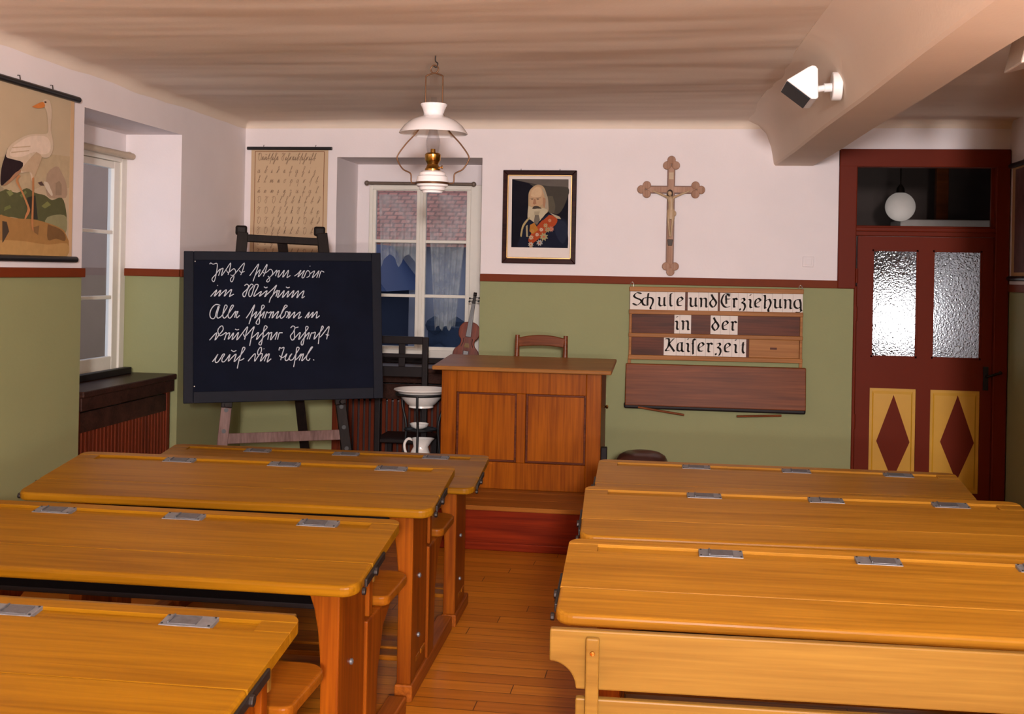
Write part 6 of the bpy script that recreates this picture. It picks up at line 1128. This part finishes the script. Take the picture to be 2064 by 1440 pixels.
ORD = ['first', 'second', 'third', 'fourth', 'fifth', 'sixth', 'seventh', 'eighth', 'ninth', 'tenth']
BASE = {0: (1.353, 1.486), 1: (1.192, 1.327), 2: (1.038, 1.166)}
cnt = {0: 0, 1: 0, 2: 0}
XH = 0.0645
for row, ch, x0, x1 in CARDS:
    n_ = cnt[row]; cnt[row] += 1
    acc = 0
    for ln_, wd in WORDS[row]:
        if n_ < acc + ln_: pos = n_ - acc; word = wd; break
        acc += ln_
    cx = (x0 + x1) / 2; z0, z1 = BASE[row]
    dz = 0.003 * (cx - 0.27) / 0.6
    cd = empty('letter_card', (cx, YB - 0.030, z0 + 0.001 + dz), label='white card with black letters %s, %s in the word %s on the reading board' % (ch, ORD[pos], word) if len(ch) > 1 else 'white card with black letter %s, %s card in the word %s on the reading board' % (ch, ORD[pos], word), cat='letter card', group='letter cards on the reading board')
    hw = (x1 - x0) / 2 - 0.0006
    tall = 0.006 if (row == 0 and n_ == 3) else 0.0
    g = G(); g.box(-hw, hw, 0, 0.003, 0, z1 - z0 - 0.004 + tall); g.obj('card', M_CARD, cd)
    stk = FR[ch]; xs_ = [p[0] for s_ in stk for p in s_]; mid = (min(xs_) + max(xs_)) / 2
    sc_ = min(XH, (2 * hw - 0.010) / (max(xs_) - min(xs_) + 0.12))
    g = G()
    for s_ in stk:
        pp = [((p[0] - mid) * sc_, 0.0285 + p[1] * XH) for p in catmull(s_, 4)]
        pp = [(a, max(0.002, b_)) for a, b_ in pp]
        g.nib(pp, (0.0066, 0.0030), lambda u, v, d: (u, -0.0006 - d, v))
    g.obj('letter', M_PRINT, cd, recalc=False)

# ------------------------------------------------------------------ hanging oil lamp
KX, KY = -1.236, 5.60
kl = empty('oil_lamp', (KX, KY, 2.0), label='white glass oil lamp with brass burner hanging from the ceiling', cat='lamp')
z = lambda v: v - 2.0
g = G(); g.tube(catmull([(0.004, 0, z(2.70)), (0.004, 0, z(2.665)), (0.016, 0, z(2.652)), (0.008, 0, z(2.632)), (-0.006, 0, z(2.640))]), 0.003, 8); g.obj('ceiling_hook', M_IRON, kl, smooth=60)
g = G(); g.tube([(0.020 * math.cos(t), 0, z(2.623) + 0.020 * math.sin(t)) for t in [k * math.pi / 10 for k in range(20)]], 0.0035, 8, True)
for sx in (-1, 1):
    g.tube(catmull([(0, 0, z(2.604)), (sx * 0.040, 0, z(2.590)), (sx * 0.044, 0, z(2.570)), (sx * 0.044, 0, z(2.46)), (sx * 0.048, 0, z(2.40)), (sx * 0.078, 0, z(2.315)), (sx * 0.140, 0, z(2.245)), (sx * 0.183, 0, z(2.185)), (sx * 0.182, 0, z(2.155)), (sx * 0.155, 0, z(2.115)), (sx * 0.122, 0, z(2.098)), (sx * 0.112, 0, z(2.085)), (sx * 0.110, 0, z(2.050)), (sx * 0.098, 0, z(2.043)), (sx * 0.082, 0, z(2.043))]), 0.0038, 8)
g.obj('wire_hanger', M_WIRE, kl, smooth=60)
g = G(); g.tube([(0.0835 * math.cos(t), 0.0835 * math.sin(t), z(2.043)) for t in [k * math.pi / 18 for k in range(36)]], 0.006, 8, True); g.obj('holder_ring', M_WIRE, kl, smooth=60)
g = G()
prof = [(0.066, 2.446), (0.068, 2.441), (0.060, 2.428), (0.053, 2.41), (0.051, 2.392), (0.056, 2.382), (0.085, 2.376), (0.118, 2.360), (0.148, 2.335), (0.168, 2.308), (0.175, 2.297)]
inn = [(0.173, 2.295), (0.164, 2.306), (0.144, 2.330), (0.115, 2.354), (0.084, 2.370), (0.052, 2.377), (0.047, 2.392), (0.049, 2.41), (0.056, 2.428), (0.063, 2.443)]
g.lathe([(r, z(q_)) for r, q_ in prof + inn], 56, caps=False); g.obj('shade', M_OPAL, kl, smooth=60)
g = G(); g.lathe([(r, z(q_)) for r, q_ in ((0.001, 1.994), (0.050, 1.994), (0.054, 2.004), (0.064, 2.008), (0.068, 2.022), (0.078, 2.028), (0.082, 2.042), (0.082, 2.056), (0.080, 2.062), (0.078, 2.076), (0.070, 2.082), (0.066, 2.096), (0.056, 2.104), (0.034, 2.108), (0.001, 2.108))], 48, caps=False); g.obj('oil_reservoir', M_OPAL, kl, smooth=35)
g = G(); g.lathe([(r, z(q_)) for r, q_ in ((0.001, 2.106), (0.040, 2.106), (0.040, 2.115), (0.034, 2.122), (0.028, 2.140), (0.034, 2.152), (0.040, 2.160), (0.041, 2.188), (0.036, 2.194), (0.033, 2.197), (0.014, 2.199), (0.012, 2.218), (0.001, 2.219))], 32, caps=False)
bn = g.obj('burner', M_BRASS, kl, smooth=35)
g = G(); g.tube([(0.03, 0, z(2.125)), (0.048, 0, z(2.125))], 0.003, 8); g.lathe([(0.010, 0.046), (0.010, 0.052)], 14, (0, 0, z(2.125)), 'x'); g.obj('wick_knob', M_BRASS, bn, smooth=40)
g = G(); g.lathe([(r, z(q_)) for r, q_ in ((0.028, 2.195), (0.033, 2.215), (0.037, 2.24), (0.035, 2.265), (0.026, 2.295), (0.018, 2.325), (0.0145, 2.37), (0.014, 2.48))], 32, caps=False); g.obj('glass_chimney', M_CLEAR, kl, smooth=60)

# ------------------------------------------------------------------ floodlights on the beam
def flood_geo(root, M):
    f = lambda p: M @ p
    return f
fy = 5.38
bx = beam_x(fy)[0]
fl = empty('floodlight', (bx - 0.02, fy, 2.49), label='white boxy floodlight with a black front on the left face of the ceiling beam', cat='floodlight')
g = G(); g.lathe([(0.064, -0.040), (0.066, -0.036), (0.066, 0.004)], 32, (0, 0, 0.0), 'x'); g.obj('wall_plate', M_WHITEPLASTIC, fl, bevel=0.004, smooth=40)
g = G(); g.tube([(-0.03, 0, -0.005), (-0.075, -0.005, -0.008)], 0.021, 14); g.tube([(-0.07, -0.005, -0.008), (-0.125, -0.01, -0.018)], 0.015, 14); g.obj('swivel_arm', M_WHITEPLASTIC, fl, smooth=40)
hd_prof = [(-0.262, -0.002), (-0.168, 0.056), (-0.150, 0.064), (-0.134, 0.062), (-0.124, 0.048), (-0.120, -0.080), (-0.128, -0.088), (-0.150, -0.088)]
g = G(); g.prism(hd_prof, 'y', -0.19, 0.10); g.obj('housing', M_WHITEPLASTIC, fl, bevel=0.008, seg=3)
import mathutils
pA = Vector((-0.262, -0.002)); pB = Vector((-0.150, -0.088)); nn = Vector((pB.y - pA.y, -(pB.x - pA.x))).normalized()
if nn.y > 0: nn = -nn
g = G(); q1 = pA + (pB - pA) * 0.04; q2 = pA + (pB - pA) * 0.96
g.prism([(q1.x, q1.y), (q2.x, q2.y), (q2.x + nn.x * .006, q2.y + nn.y * .006), (q1.x + nn.x * .006, q1.y + nn.y * .006)], 'y', -0.182, 0.092); g.obj('front_glass', plain('black_front_glass', (0.008, 0.009, 0.012), 0.5, var=0, Specular_IOR_Level=0.1), fl)

f2 = empty('floodlight', (1.235, 4.30, 2.46), label='floodlight half hidden behind the ceiling beam at the upper right edge', cat='floodlight')
M_BEIGE = plain('cream_painted_metal', (0.60, 0.50, 0.42), 0.4)
g = G(); g.prism([(-0.05, -0.09), (0.03, -0.07), (0.06, 0.02), (-0.02, 0.04)], 'y', -0.12, 0.10); g.obj('housing', M_BEIGE, f2, bevel=0.008)
g = G(); g.tube([(0.0, 0, 0.03), (0.0, 0, 0.235)], 0.014, 12); g.obj('swivel_arm', M_BEIGE, f2, smooth=40)
g = G(); g.lathe([(0.055, 0.20), (0.055, 0.232)], 24); g.obj('ceiling_plate', M_BEIGE, f2, smooth=40)
